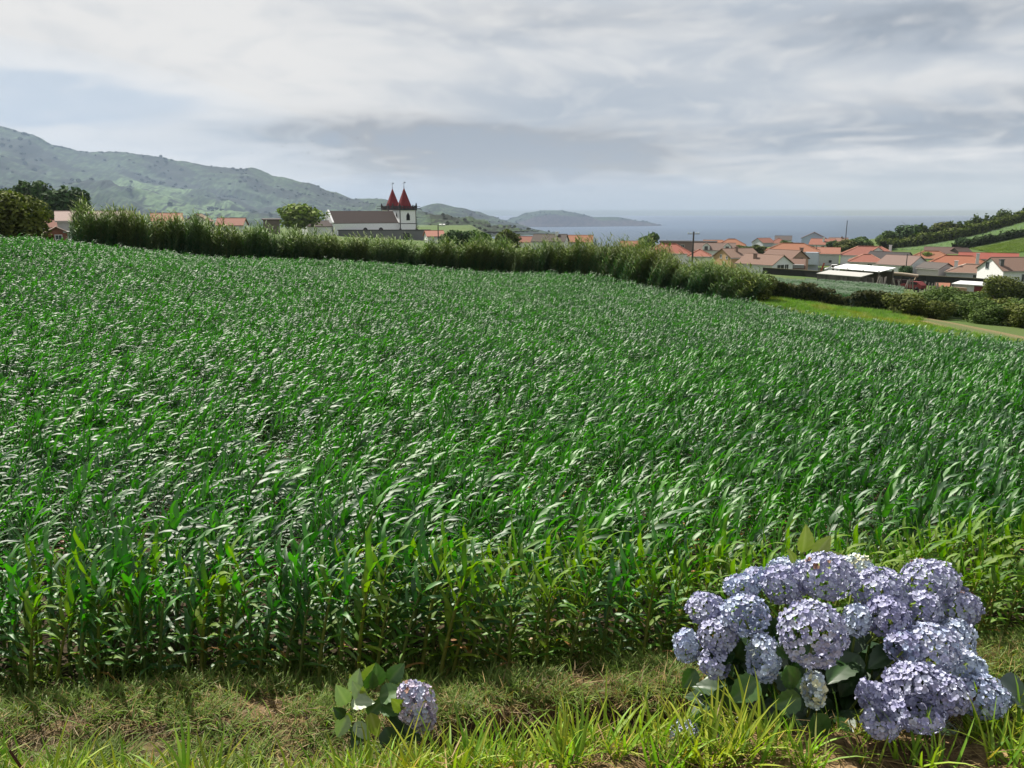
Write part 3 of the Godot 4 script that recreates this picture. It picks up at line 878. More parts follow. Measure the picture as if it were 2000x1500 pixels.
func arch(g: G, at: Vector3, w: float, h: float, depth: float, col: Color, pointed := true) -> void:      # an arched slab facing +z
	var pts := [Vector2(-w / 2, 0), Vector2(-w / 2, h * 0.6)]
	for k in 5:
		var t := (k + 1) / 6.0
		var x := -w / 2 + w * t
		var y := h * 0.6 + h * 0.4 * (1.0 - pow(absf(x) / (w / 2), 1.3 if pointed else 2.0))
		pts.append(Vector2(x, y))
	pts.append_array([Vector2(w / 2, h * 0.6), Vector2(w / 2, 0)])
	var n := pts.size()
	for k in range(1, n - 1):
		g.tri(at + Vector3(pts[0].x, pts[0].y, depth), at + Vector3(pts[k].x, pts[k].y, depth), at + Vector3(pts[k + 1].x, pts[k + 1].y, depth), col)
	for k in n:
		var a: Vector2 = pts[k]
		var b: Vector2 = pts[(k + 1) % n]
		g.quad(at + Vector3(a.x, a.y, 0), at + Vector3(b.x, b.y, 0), at + Vector3(b.x, b.y, depth), at + Vector3(a.x, a.y, depth), col)

func build_church() -> void:
	var p := new_plaster("plaster", 0.35, 0.82, 1.06)
	p.vertex_color_use_as_albedo = true
	var q := new_plaster("tiles", 1.1, 0.62, 1.2)
	q.vertex_color_use_as_albedo = true
	var white := Color(0.86, 0.86, 0.86)
	var stone := Color(0.040, 0.038, 0.040)
	var brown := Color(0.062, 0.044, 0.042)
	var red := Color(0.19, 0.020, 0.026)
	var base_y := EYE - 8.4
	var church := thing("church", "white church with twin red spires and a long brown roof", "church", Vector3(-45.6, base_y, -331.0), deg_to_rad(30.0))
	# local x runs along the nave to the front (+x), local z towards the photographer
	var g := G.new()
	# nave: ridge along x from -31 to -3.4
	var x0 := -30.5
	var x1 := -3.2
	var half := 5.4
	var wall := 3.4
	var top := 7.9
	g.box(Vector3((x0 + x1) / 2, wall / 2 - 1.5, 0), Vector3(x1 - x0, wall + 3.0, half * 2), white)
	part("nave_wall", painted(g), church)
	g = G.new()
	for s in [-1.0, 1.0]:
		var slope := atan2(top - wall, half)
		g.box(Vector3((x0 + x1) / 2, (top + wall) / 2 + 0.05, s * half / 2), Vector3(x1 - x0 - 0.3, 0.25, Vector2(half + 0.3, top - wall).length()), brown, Basis(Vector3.RIGHT, s * slope))
	part("nave_roof", g.mesh(mats["tiles"]), church)
	for x in [x0, x1]:
		g = G.new()
		for s in [-1.0, 1.0]:
			var slope := atan2(top - wall, half)
			g.box(Vector3(x, (top + wall) / 2 + 0.25, s * half / 2), Vector3(0.7, 0.7, Vector2(half + 0.6, top - wall).length()), white, Basis(Vector3.RIGHT, s * slope))
		g.tri(Vector3(x - 0.2, wall, half), Vector3(x - 0.2, top, 0), Vector3(x - 0.2, wall, -half), white)
		g.tri(Vector3(x + 0.2, wall, -half), Vector3(x + 0.2, top, 0), Vector3(x + 0.2, wall, half), white)
		part("gable_parapet", painted(g), church)
	for x in [-17.5, -11.0]:
		g = G.new()
		arch(g, Vector3(x, -0.2, half), 1.9, 1.9, 0.12, stone, false)
		part("arched_window", g.mesh(mats["plaster"]), church)
	# lower choir at the far left
	g = G.new()
	g.box(Vector3(-35.5, 0.2, 0.6), Vector3(9.6, 4.2, 8.0), white)
	part("choir_wall", painted(g), church)
	g = G.new()
	for s in [-1.0, 1.0]:
		g.box(Vector3(-35.5, 3.3, 0.6 + s * 2.1), Vector3(9.9, 0.22, 5.0), brown, Basis(Vector3.RIGHT, s * 0.46))
	part("choir_roof", g.mesh(mats["tiles"]), church)
	# two towers, one behind the other
	for tw in [3.4, -9.2]:
		var w := 7.0
		var th := 8.5
		g = G.new()
		g.box(Vector3(0.2, th / 2 - 1.5, tw), Vector3(w, th + 3.0, w), white)
		var t := part("tower", painted(g), church)
		g = G.new()
		for sx in [-1.0, 1.0]:
			for sz in [-1.0, 1.0]:
				g.box(Vector3(0.2 + sx * (w / 2 - 0.1), th / 2, tw + sz * (w / 2 - 0.1)), Vector3(0.3, th, 0.3), stone)
				g.box(Vector3(0.2 + sx * (w / 2 - 0.05), 0.9, tw + sz * (w / 2 - 0.05)), Vector3(0.7, 0.5, 0.7), stone)
		g.box(Vector3(0.2, 3.1, tw), Vector3(w + 0.14, 0.28, w + 0.14), stone)
		g.box(Vector3(0.2, th + 0.1, tw), Vector3(w + 0.7, 0.45, w + 0.7), stone)
		part("stone_trim", painted(g), t)
		for f in [[Vector3(0.2, 4.4, tw + w / 2), 0.0], [Vector3(0.2 - w / 2, 4.4, tw), -PI / 2]]:
			g = G.new()
			arch(g, Vector3.ZERO, 1.5, 3.1, 0.10, stone)
			arch(g, Vector3(0, 0.15, 0.08), 1.0, 2.65, 0.05, Color(0.006, 0.006, 0.008))
			var win := part("belfry_window", painted(g), t, f[0])
			win.rotation.y = f[1]
		# battlements and pinnacles
		g = G.new()
		for e in 4:
			var b := Basis(Vector3.UP, e * PI / 2)
			for k in 7:
				g.box(Vector3(0.2, 0, tw) + b * Vector3((k - 3) * 1.05, th + 0.85 + (0.25 if k < 2 or k > 4 else 0.0), w / 2 + 0.15), Vector3(0.42, 1.2, 0.3), stone)
			g.box(Vector3(0.2, 0, tw) + b * Vector3(0, th + 0.5, w / 2 + 0.152), Vector3(w, 0.24, 0.28), stone)
			g.box(Vector3(0.2, 0, tw) + b * Vector3(0, th + 1.32, w / 2 + 0.152), Vector3(w * 0.95, 0.16, 0.28), stone)
		part("parapet", painted(g), t)
		for sx in [-1.0, 1.0]:
			for sz in [-1.0, 1.0]:
				g = G.new()
				var c := Vector3(0.2 + sx * (w / 2 + 0.1), th, tw + sz * (w / 2 + 0.1))
				g.box(c + Vector3(0, 1.1, 0), Vector3(0.6, 1.5, 0.6), stone)
				g.tube([c + Vector3(0, 1.7, 0), c + Vector3(0, 2.05, 0), c + Vector3(0, 2.4, 0), c + Vector3(0, 2.8, 0)], [0.2, 0.34, 0.28, 0.04], 8, stone)
				part("pinnacle", painted(g), t)
		g = G.new()
		g.tube([Vector3(0.2, th + 0.4, tw), Vector3(0.2, th + 1.3, tw), Vector3(0.2, th + 8.6, tw), Vector3(0.2, th + 8.7, tw)], [3.4, 3.15, 0.14, 0.02], 8, red)
		var sp := part("spire", g.mesh(mats["tiles"]), t)
		g = G.new()
		g.tube([Vector3(0.2, th + 8.8, tw), Vector3(0.2, th + 9.5, tw), Vector3(0.2, th + 11.2, tw)], [0.18, 0.08, 0.03], 6, stone)
		g.box(Vector3(0.2, th + 10.5, tw), Vector3(1.4, 0.07, 0.07), stone)
		g.box(Vector3(0.6, th + 10.9, tw), Vector3(0.7, 0.3, 0.05), stone)
		part("weather_vane", painted(g), sp)
	# the churchyard wall
	g = G.new()
	var wc := Color(0.17, 0.17, 0.18)
	g.box(Vector3(0, 0.2, 0), Vector3(46, 5.4, 0.8), wc)
	var yw := thing("churchyard_wall", "grey retaining wall below the church", "wall", Vector3(-55.0, EYE - 9.3 - 1.3, -314.0), deg_to_rad(7.0))
	part("wall", painted(g), yw)
	g = G.new()
	g.box(Vector3(0, 3.0, 0), Vector3(46.2, 0.3, 1.1), stone)
	part("coping", painted(g), yw)
	g = G.new()
	g.box(Vector3(13.5, 0.8, 0.42), Vector3(2.6, 2.2, 0.12), Color(0.05, 0.05, 0.055))
	part("gate", painted(g), yw)

func new_plaster(key: String, tile: float, lo: float, hi: float) -> StandardMaterial3D:
	var m := StandardMaterial3D.new()
	m.resource_name = key
	m.albedo_texture = grain_texture(key.length() * 7, 0.02 if key == "plaster" else 0.06, lo, hi)
	m.uv1_triplanar = true
	m.uv1_world_triplanar = true
	m.uv1_scale = Vector3.ONE * tile
	m.roughness = 0.85
	m.metallic_specular = 0.35
	mats[key] = m
	return m


# ---------------------------------------------------------------- houses
func opening(t: Node3D, called: String, row: Array, face: String, u: float, y: float, w: float, h: float, frame: Color, pane: Color) -> void:
	var half := Vector3(row[3] / 2, 0, row[4] / 2)
	var at := Vector3(u, y, half.z) if face == "f" else (Vector3(half.x, y, u) if face == "r" else Vector3(-half.x, y, u))
	var g := G.new()
	for s in [[Vector3(0, h / 2 + 0.06, 0), Vector3(w + 0.24, 0.12, 0.12)], [Vector3(0, -h / 2 - 0.06, 0), Vector3(w + 0.24, 0.12, 0.16)], [Vector3(w / 2 + 0.06, 0, 0), Vector3(0.12, h, 0.12)], [Vector3(-w / 2 - 0.06, 0, 0), Vector3(0.12, h, 0.12)]]:
		g.box(s[0], s[1], frame)
	if w > 0.9: g.box(Vector3(0, 0, 0.02), Vector3(0.07, h, 0.07), frame)
	var o := part(called, painted(g), t, at)
	o.rotation.y = 0.0 if face == "f" else (PI / 2 if face == "r" else -PI / 2)
	g = G.new()
	g.box(Vector3.ZERO, Vector3(w, h, 0.05), pane)
	part("pane" if called == "window" else "panel", g.mesh(mats["pane"] if called == "window" else mats["plaster"]), o)

func house(called: String, label: String, row: Array, wall_c: Color, roof_full: Color, style := "gable", openings := [], chimneys := [], ridge_c := Color.BLACK) -> Node3D:
	# row: x, metres ahead, drop of its foot, length along the ridge, depth, wall height, roof height, turn
	var t := thing(called, label, "house" if called.contains("house") or called.contains("bungalow") else called.get_slice("_", called.get_slice_count("_") - 1), Vector3(row[0], EYE - row[2], -row[1]), deg_to_rad(row[7]))
	var roof_c := roof_full * 0.82
	var L: float = row[3]
	var D: float = row[4]
	var wh: float = row[5]
	var rh: float = row[6]
	var g := G.new()
	g.box(Vector3(0, wh / 2 - 1.5, 0), Vector3(L, wh + 3.0, D), wall_c)
	if style == "gable":
		for s in [-1.0, 1.0]:
			var a := Vector3(s * L / 2, wh, D / 2)
			var b := Vector3(s * L / 2, wh + rh - 0.04, 0)
			var c := Vector3(s * L / 2, wh, -D / 2)
			if s > 0: g.tri(c, b, a, wall_c)
			else: g.tri(a, b, c, wall_c)
	part("wall", painted(g), t)
	g = G.new()
	var o := 0.35
	if style == "gable":
		var slope := atan2(rh, D / 2)
		for s in [-1.0, 1.0]:
			var len := (D / 2 + o) / cos(slope)
			g.box(Vector3(0, wh + rh / 2 + 0.07 - o * tan(slope) / 2, s * (D / 2 + o) / 2), Vector3(L + 2 * o, 0.16, len), roof_c, Basis(Vector3.RIGHT, s * slope))
	elif style == "hip":
		var rl := maxf(0.2, L / 2 - D / 2 * 0.9)
		var y := wh - 0.05
		var q := [Vector3(-L / 2 - o, y, D / 2 + o), Vector3(L / 2 + o, y, D / 2 + o), Vector3(L / 2 + o, y, -D / 2 - o), Vector3(-L / 2 - o, y, -D / 2 - o)]
		var r0 := Vector3(-rl, wh + rh, 0)
		var r1 := Vector3(rl, wh + rh, 0)
		g.quad(q[0], r0, r1, q[1], roof_c)
		g.quad(q[2], r1, r0, q[3], roof_c)
		g.tri(q[1], r1, q[2], roof_c)
		g.tri(q[3], r0, q[0], roof_c)
		g.box(Vector3(0, y - 0.1, 0), Vector3(L + 2 * o, 0.18, D + 2 * o), roof_c * 0.8)
	else:
		g.box(Vector3(0, wh + 0.1, 0), Vector3(L + 2 * o, 0.2, D + 2 * o), roof_c, Basis(Vector3.RIGHT, atan2(rh, D)))
	var roof := part("roof", g.mesh(mats["tiles"]), t)
	if style != "flat":
		g = G.new()
		var rl2 := L / 2 + o if style == "gable" else maxf(0.2, L / 2 - D / 2 * 0.9)
		var rc := roof_c * 1.25 if ridge_c == Color.BLACK else ridge_c
		g.box(Vector3(0, wh + rh + 0.10, 0), Vector3(rl2 * 2, 0.2, 0.3), rc)
		if style == "hip":
			for s in [-1.0, 1.0]:
				for e in [-1.0, 1.0]:
					g.tube([Vector3(s * rl2, wh + rh + 0.05, 0), Vector3(s * (L / 2 + o), wh, e * (D / 2 + o))], [0.13, 0.13], 5, rc)
		part("ridge_cap", g.mesh(mats["tiles"]), roof)
		g = G.new()
		g.box(Vector3(0, wh - 0.12 if style == "hip" else wh - 0.14 - o * rh / (D / 2) * 0.5, D / 2 + o + 0.03), Vector3(L + 2 * o, 0.14, 0.12), Color(0.5, 0.48, 0.46))
		part("gutter", painted(g), roof)
	for c in chimneys:
		g = G.new()
		g.box(Vector3(c[0], wh + rh * 0.6 + c[2] / 2, c[1]), Vector3(0.8, c[2] + rh, 0.7), c[3])
		g.box(Vector3(c[0], wh + rh * 1.1 + c[2] + 0.1, c[1]), Vector3(1.0, 0.15, 0.9), c[3] * 0.8)
		part("chimney", painted(g), roof)
	for w in openings:
		opening(t, w[0], row, w[1], w[2], w[3], w[4], w[5], w[6] if w.size() > 6 else Color(0.6, 0.6, 0.6), w[7] if w.size() > 7 else Color(0.02, 0.022, 0.026))
	return t

func build_village() -> void:
	var glass := solid("pane", Color(0.02, 0.022, 0.028), 0.15)
	glass.vertex_color_use_as_albedo = true
	glass.albedo_color = Color.WHITE
	var W := Color(0.74, 0.74, 0.73)
	var orange := Color(0.30, 0.132, 0.076)
	var clay := Color(0.255, 0.108, 0.074)
	var brown := Color(0.185, 0.112, 0.082)
	var tan_c := Color(0.235, 0.155, 0.118)
	var grey := Color(0.38, 0.39, 0.385)
	# left end, behind the field
	house("farm_house", "two storey grey house with a long pale pinkish roof, left of the reeds", [-82.8, 160.0, 5.95, 13.4, 7.0, 4.0, 1.7, 28], Color(0.42, 0.42, 0.42), Color(0.40, 0.30, 0.26), "gable", [["window", "f", -3.2, 2.6, 1.0, 1.9], ["window", "f", -0.8, 2.6, 1.0, 1.9], ["window", "f", 2.5, 2.6, 1.0, 1.9]])
	house("annex_house", "low annex with a rusty orange roof left of the pale roofed house", [-92.6, 163.0, 5.3, 4.4, 5.0, 2.0, 1.4, 30], Color(0.20, 0.19, 0.17), clay)
	house("brick_shed", "small brown brick shed with a barred window, beside the wind-bent tree", [-84.7, 149.0, 5.75, 4.6, 3.4, 1.75, 0.9, 120], Color(0.20, 0.075, 0.05), tan_c, "gable", [["window", "l", 0.25, 0.85, 1.0, 0.8, Color(0.6, 0.6, 0.62), Color(0.03, 0.04, 0.055)]])
	house("white_garage", "white flat roofed garage with a panelled door, right of the brick shed", [-82.3, 150.2, 5.9, 2.5, 4.0, 1.85, 0.0, 29], Color(0.62, 0.62, 0.63), Color(0.5, 0.5, 0.5), "flat", [["door", "f", 0.1, 0.8, 1.3, 1.4, Color(0.12, 0.12, 0.12), Color(0.66, 0.66, 0.68)]])
	house("orange_house", "ochre walled house with an orange roof half hidden in the reeds, left one", [-85.8, 200.0, 5.0, 6.8, 8.0, 2.4, 1.8, 24], Color(0.42, 0.23, 0.09), orange)
	house("orange_house", "pale gabled house half hidden in the reeds, between two orange roofs", [-79.0, 203.0, 5.4, 6.0, 5.4, 2.8, 1.6, 100], Color(0.55, 0.52, 0.5), tan_c)
	house("orange_house", "white house with an orange roof half hidden in the reeds, nearest the light green tree", [-69.7, 200.0, 5.8, 6.2, 7.0, 2.2, 1.6, 8], W, clay, "gable", [["window", "r", 0.0, 1.2, 0.8, 0.9]])
	house("flat_house", "small dark brown flat roofed house left of the light green tree", [-68.9, 230.0, 5.6, 4.4, 6.0, 3.0, 0.2, 17], Color(0.16, 0.13, 0.115), Color(0.05, 0.042, 0.04), "flat")
	house("orange_house", "tiny orange roof at the right end of the churchyard wall", [-22.4, 230.0, 8.5, 4.8, 6.0, 1.3, 1.4, 16], W, Color(0.38, 0.17, 0.12))
	# centre, above the reeds
	house("brown_roof_house", "dark brown roof with a white gable end above the middle of the reeds", [12.0, 250.0, 11.7, 10.0, 8.0, 2.3, 2.0, -14], W, Color(0.075, 0.058, 0.052), "gable", [], [[2.2, 0.6, 0.5, W]])
	house("orange_house", "orange roof right of the dark brown one above the reeds", [21.9, 256.0, 12.2, 7.4, 8.0, 2.4, 1.9, -5], W, orange)
	house("orange_house", "orange roof left of the dark brown one above the reeds", [5.0, 257.0, 12.2, 5.8, 7.0, 2.3, 1.6, 8], W, clay)
	house("orange_house", "orange roof below the lone tree, nearest the bay", [47.0, 309.0, 16.0, 9.6, 8.0, 2.3, 2.0, -2], W, orange, "gable", [], [[3.0, 0.4, 0.5, W]])
	house("long_house", "long flat roofed pinkish brown building behind the utility pole", [69.2, 314.0, 17.0, 21.5, 9.0, 5.0, 0.0, -13], Color(0.25, 0.175, 0.16), Color(0.055, 0.05, 0.05), "flat", [["window", "f", -6.5, 3.6, 1.6, 0.7], ["window", "f", -2.0, 3.4, 1.2, 0.8], ["window", "f", 3.4, 3.2, 1.0, 1.2, Color(0.2, 0.05, 0.05)], ["window", "f", 7.2, 3.4, 2.2, 0.8]])
	house("orange_house", "wide bright orange hip roof just above the wind-bent reeds", [45.0, 230.0, 13.9, 12.2, 9.0, 2.0, 2.4, -11], W, Color(0.299, 0.103, 0.067), "hip")
	house("orange_house", "small orange roof at the foot of the utility pole", [50.8, 216.0, 13.5, 5.8, 7.0, 1.5, 1.5, -13], W, Color(0.308, 0.124, 0.083), "hip")
	var dorm := house("dormer_house", "white house with two gabled dormers in a brown roof", [68.4, 270.0, 15.5, 13.4, 8.0, 2.5, 2.1, -14], W, Color(0.185, 0.125, 0.105))
	for x in [-2.6, 4.2]:
		var g := G.new()
		g.box(Vector3(x, 2.9, 2.6), Vector3(2.3, 1.8, 3.0), W)
		g.tri(Vector3(x - 1.15, 3.8, 4.1), Vector3(x, 4.75, 4.1), Vector3(x + 1.15, 3.8, 4.1), W)
		var d := part("dormer", painted(g), dorm)
		g = G.new()
		for s in [-1.0, 1.0]: g.box(Vector3(x + s * 0.66, 4.3, 2.7), Vector3(1.75, 0.12, 3.2), Color(0.2, 0.14, 0.12), Basis(Vector3.BACK, -s * 0.69))
		part("dormer_roof", g.mesh(mats["tiles"]), d)
		g = G.new()
		g.box(Vector3(x, 3.0, 4.12), Vector3(1.1, 1.5, 0.1), Color(0.03, 0.032, 0.036))
		part("window", g.mesh(mats["pane"]), d)
	house("orange_house", "small orange roof behind the dormers", [85.0, 338.0, 16.0, 7.6, 8.0, 1.8, 1.8, -14], Color(0.6, 0.6, 0.6), orange)
	house("orange_house", "orange hip roof against the sea, right of the dormers", [89.0, 324.0, 16.1, 10.8, 9.0, 2.3, 2.4, -16], W, orange, "hip")
	house("ochre_house", "ochre gabled house with two small windows and a pinkish roof", [66.6, 236.0, 16.2, 10.0, 9.2, 2.8, 2.3, 19], Color(0.40, 0.27, 0.14), tan_c, "gable", [["window", "l", -0.6, 2.9, 0.7, 1.0], ["window", "l", 2.4, 2.7, 0.7, 0.7], ["window", "l", 1.0, 0.9, 0.7, 1.2]], [[-1.4, 1.6, 0.3, tan_c]])
	house("veranda_house", "brown roofed house with a white gable over a dark veranda", [68.6, 216.0, 16.9, 11.4, 9.2, 2.8, 2.3, -53], W, Color(0.205, 0.125, 0.095), "gable", [["window", "r", 0.9, 1.5, 3.0, 2.4, W, Color(0.03, 0.032, 0.035)], ["window", "r", -1.8, 1.6, 1.6, 2.2, W, Color(0.045, 0.045, 0.045)]], [[-1.5, 2.2, 0.0, tan_c]], Color(0.3, 0.2, 0.15))  # shade of the open veranda painted as dark panes in window frames
	house("balcony_house", "brown gabled house with tan walls, a dark balcony and a chimney", [80.4, 235.0, 16.7, 10.4, 8.6, 2.9, 2.3, -54], Color(0.36, 0.235, 0.165), brown, "gable", [["window", "r", 0.6, 2.0, 4.4, 2.3, Color(0.25, 0.16, 0.12), Color(0.02, 0.02, 0.022)]], [[3.4, -3.2, 0.4, tan_c]])
	house("lean_to_shed", "grey lean-to with a sloping brown roof beside the veranda house", [78.2, 222.0, 16.9, 6.4, 5.6, 2.2, 2.2, -20], Color(0.22, 0.225, 0.22), brown, "flat")
	var big := house("orange_house", "big orange roofed house with a bluish side wall, in the middle of the village", [88.6, 252.0, 16.3, 15.8, 10.6, 3.8, 2.3, -20], Color(0.50, 0.54, 0.60), orange, "hip", [["window", "f", 5.6, 1.2, 1.4, 1.0], ["window", "f", 2.0, 2.6, 2.6, 1.6, Color(0.4, 0.42, 0.46), Color(0.03, 0.035, 0.05)]])
	var gb := G.new()
	gb.box(Vector3(5.8, 1.9, 6.2), Vector3(3.6, 3.7, 2.6), Color(0.52, 0.57, 0.65))
	part("bay", painted(gb), big)
	house("block_house", "plain grey block house with an orange roof, left of the white barn roof", [104.7, 266.0, 17.4, 8.4, 8.0, 3.4, 1.8, -22], Color(0.44, 0.455, 0.44), Color(0.317, 0.146, 0.100), "gable", [["window", "f", -2.6, 0.9, 0.9, 0.8, Color(0.4, 0.4, 0.4)], ["window", "f", 1.6, 0.9, 0.9, 0.8, Color(0.4, 0.4, 0.4)]], [], Color(0.5, 0.22, 0.13))
	house("blue_house", "pale blue gabled house standing against the sea", [152.8, 405.0, 18.6, 10.0, 11.6, 4.8, 2.9, 69], Color(0.36, 0.45, 0.58), Color(0.11, 0.085, 0.08), "gable", [["window", "l", 0.4, 4.2, 1.0, 1.0], ["window", "l", 2.2, 2.0, 1.0, 0.9]])
	house("orange_house", "orange roofed white house in front of the blue one", [152.2, 391.0, 18.9, 11.0, 8.0, 2.6, 2.6, -35], W, Color(0.299, 0.124, 0.083), "gable", [["window", "f", 1.0, 1.3, 1.3, 1.3], ["window", "r", -0.5, 3.0, 1.0, 0.9]], [[0.6, 2.0, 0.3, W]])
	house("brown_roof_house", "pinkish brown roof at the foot of the tall mast", [164.0, 402.0, 18.4, 8.6, 8.0, 2.4, 2.4, -23], W, Color(0.29, 0.17, 0.125), "gable", [], [[1.6, 0.3, 0.3, tan_c]])
	house("far_house", "pair of distant orange roofs left of the blue house, left one", [140.0, 445.0, 19.8, 8.4, 9.0, 2.3, 2.3, 24], Color(0.5, 0.52, 0.56), clay)
	house("far_house", "pair of distant orange roofs left of the blue house, right one", [148.4, 445.0, 19.8, 8.6, 9.0, 1.9, 2.6, -19], W, clay, "hip")
	house("far_house", "dark distant roof behind the pair of orange ones", [158.0, 466.0, 19.5, 9.0, 9.0, 2.7, 2.2, -19], W, Color(0.10, 0.085, 0.08))
	# right half of the village
	var hip := house("hip_house", "white house with a wide red hip roof and a gabled dormer", [117.8, 263.0, 16.7, 16.8, 11.0, 2.4, 2.6, -24], W, Color(0.273, 0.108, 0.077), "hip", [["window", "f", -1.6, 0.9, 3.0, 0.9, Color(0.5, 0.5, 0.5)]], [[6.2, 1.6, 0.2, W]], Color(0.46, 0.22, 0.15))
	var g2 := G.new()
	g2.box(Vector3(2.6, 3.1, 2.9), Vector3(2.6, 1.7, 3.4), W)
	g2.tri(Vector3(1.3, 3.95, 4.6), Vector3(2.6, 4.9, 4.6), Vector3(3.9, 3.95, 4.6), W)
	var dm := part("dormer", painted(g2), hip)
	g2 = G.new()
	for s in [-1.0, 1.0]: g2.box(Vector3(2.6 + s * 0.8, 4.45, 3.0), Vector3(2.05, 0.14, 3.7), clay, Basis(Vector3.BACK, -s * 0.63))
	part("dormer_roof", g2.mesh(mats["tiles"]), dm)
	g2 = G.new()
	g2.box(Vector3(2.6, 3.2, 4.62), Vector3(1.2, 1.3, 0.1), Color(0.03, 0.032, 0.036))
	part("window", g2.mesh(mats["pane"]), dm)
	house("hip_house", "small house with a low orange hip roof behind the barn", [108.3, 243.0, 17.1, 9.8, 8.6, 1.9, 2.0, -24], Color(0.6, 0.58, 0.55), Color(0.290, 0.113, 0.077), "hip", [["window", "f", 1.0, 0.9, 1.2, 0.8]], [], Color(0.46, 0.22, 0.15))
	house("dark_roof_house", "white house with a dark grey roof, right of the red hip roof", [114.3, 241.0, 17.5, 11.6, 9.0, 2.6, 2.5, -51], W, Color(0.052, 0.047, 0.045), "gable", [["window", "f", -3.6, 1.2, 1.4, 1.1, Color(0.4, 0.42, 0.44)]])
	house("brown_roof_house", "white gabled house with a pinkish brown roof beside the yellow door", [109.2, 222.0, 17.1, 9.6, 9.0, 2.4, 2.3, -58], W, Color(0.215, 0.145, 0.12), "gable", [["door", "r", -2.8, 1.2, 1.3, 2.2, Color(0.3, 0.2, 0.03), Color(0.58, 0.31, 0.02)], ["window", "f", 3.0, 1.0, 0.8, 0.9]])
	house("pink_shed", "grey roofed shed with a white side and a pinkish gable", [113.7, 213.0, 17.4, 6.6, 6.0, 2.3, 1.3, -66], Color(0.58, 0.52, 0.52), Color(0.11, 0.10, 0.09), "gable", [], [], Color(0.2, 0.18, 0.16))
	house("orange_house", "orange roof behind the grey roofed shed", [148.9, 283.0, 18.3, 12.8, 9.0, 1.8, 2.3, -28], Color(0.6, 0.6, 0.62), orange, "hip", [["window", "f", -3.0, 0.8, 1.2, 0.9]])
	house("brown_roof_house", "brown roof peeping over the orange one before the hillside hedge", [162.0, 300.0, 18.6, 12.0, 9.0, 2.8, 2.2, -28], Color(0.3, 0.28, 0.26), Color(0.13, 0.085, 0.07))
	house("brown_roof_house", "dark gabled roof below the pale hillside crop", [166.5, 296.0, 18.2, 6.0, 6.0, 2.5, 2.0, 20], Color(0.13, 0.11, 0.10), Color(0.11, 0.08, 0.065))
	house("hip_house", "widest orange hip roof of the village, behind the brown roofed bungalow", [132.4, 236.0, 17.6, 17.2, 11.0, 1.6, 2.8, -29], Color(0.45, 0.41, 0.36), Color(0.317, 0.124, 0.070), "hip", [], [[4.8, 4.0, 0.6, Color(0.6, 0.6, 0.6)]])
	house("roof_bungalow", "grey bungalow with a long brown roof and dark wide windows", [118.9, 202.0, 17.6, 14.2, 9.0, 2.3, 1.8, -31], Color(0.34, 0.35, 0.37), Color(0.225, 0.14, 0.105), "hip", [["window", "f", 0.2, 1.2, 2.6, 1.1, Color(0.4, 0.4, 0.42)], ["window", "f", 3.0, 1.2, 2.2, 1.1, Color(0.4, 0.4, 0.42)], ["window", "f", 5.6, 1.2, 2.2, 1.1, Color(0.4, 0.4, 0.42)]], [[-5.2, 1.0, 0.5, Color(0.6, 0.6, 0.6)]], Color(0.5, 0.4, 0.33))
	house("pink_house", "long pink house with a red roof and two white doors", [161.4, 270.0, 17.9, 17.0, 7.0, 1.9, 1.8, -31], Color(0.27, 0.105, 0.10), Color(0.30, 0.085, 0.06), "gable", [["door", "f", -2.6, 0.8, 0.9, 1.5, Color(0.3, 0.2, 0.2), W], ["door", "f", -0.2, 0.8, 0.9, 1.5, Color(0.3, 0.2, 0.2), W]])
	house("white_house", "white gabled house with a pinkish brown roof at the right edge", [120.0, 189.0, 16.9, 12.6, 9.6, 3.2, 2.7, 3], W, Color(0.215, 0.135, 0.105), "gable", [["window", "l", -1.2, 4.0, 1.1, 1.4, Color(0.25, 0.3, 0.3)], ["window", "f", -1.2, 1.5, 1.0, 1.6, Color(0.4, 0.42, 0.44)]], [[-5.8, 3.0, -0.6, Color(0.12, 0.12, 0.12)]])
	house("roofed_shed", "white roofed shed with a red door among the shrubs", [87.9, 150.0, 15.9, 6.0, 4.6, 2.2, 0.2, -45], Color(0.55, 0.56, 0.55), Color(0.72, 0.73, 0.72), "flat", [["door", "f", 1.4, 1.0, 1.5, 1.9, Color(0.2, 0.05, 0.04), Color(0.17, 0.03, 0.03)]])
	house("tiny_shed", "tiny plastered shed with an orange sheet roof", [81.8, 150.0, 15.5, 1.7, 1.8, 1.5, 0.4, -29], Color(0.5, 0.45, 0.38), orange, "flat", [["door", "r", 0.0, 0.7, 0.8, 1.3, Color(0.1, 0.03, 0.03), Color(0.08, 0.03, 0.03)]])


func planks(t: Node3D, called: String, from: Vector3, to: Vector3, n: int, h: float, col: Color) -> void:
	var step := (to - from) / n
	var turn := Basis(Vector3.UP, atan2(-step.z, step.x))
	for k in n:
		var g := G.new()
		var hh := h * rng.randf_range(0.94, 1.03)
		g.box(Vector3(0, hh / 2, 0), Vector3(step.length() * 0.94, hh, 0.05), col * rng.randf_range(0.6, 1.3), turn)
		part(called, painted(g), t, from + step * (k + 0.5) + Vector3(0, 0, rng.randf_range(-0.02, 0.02)))

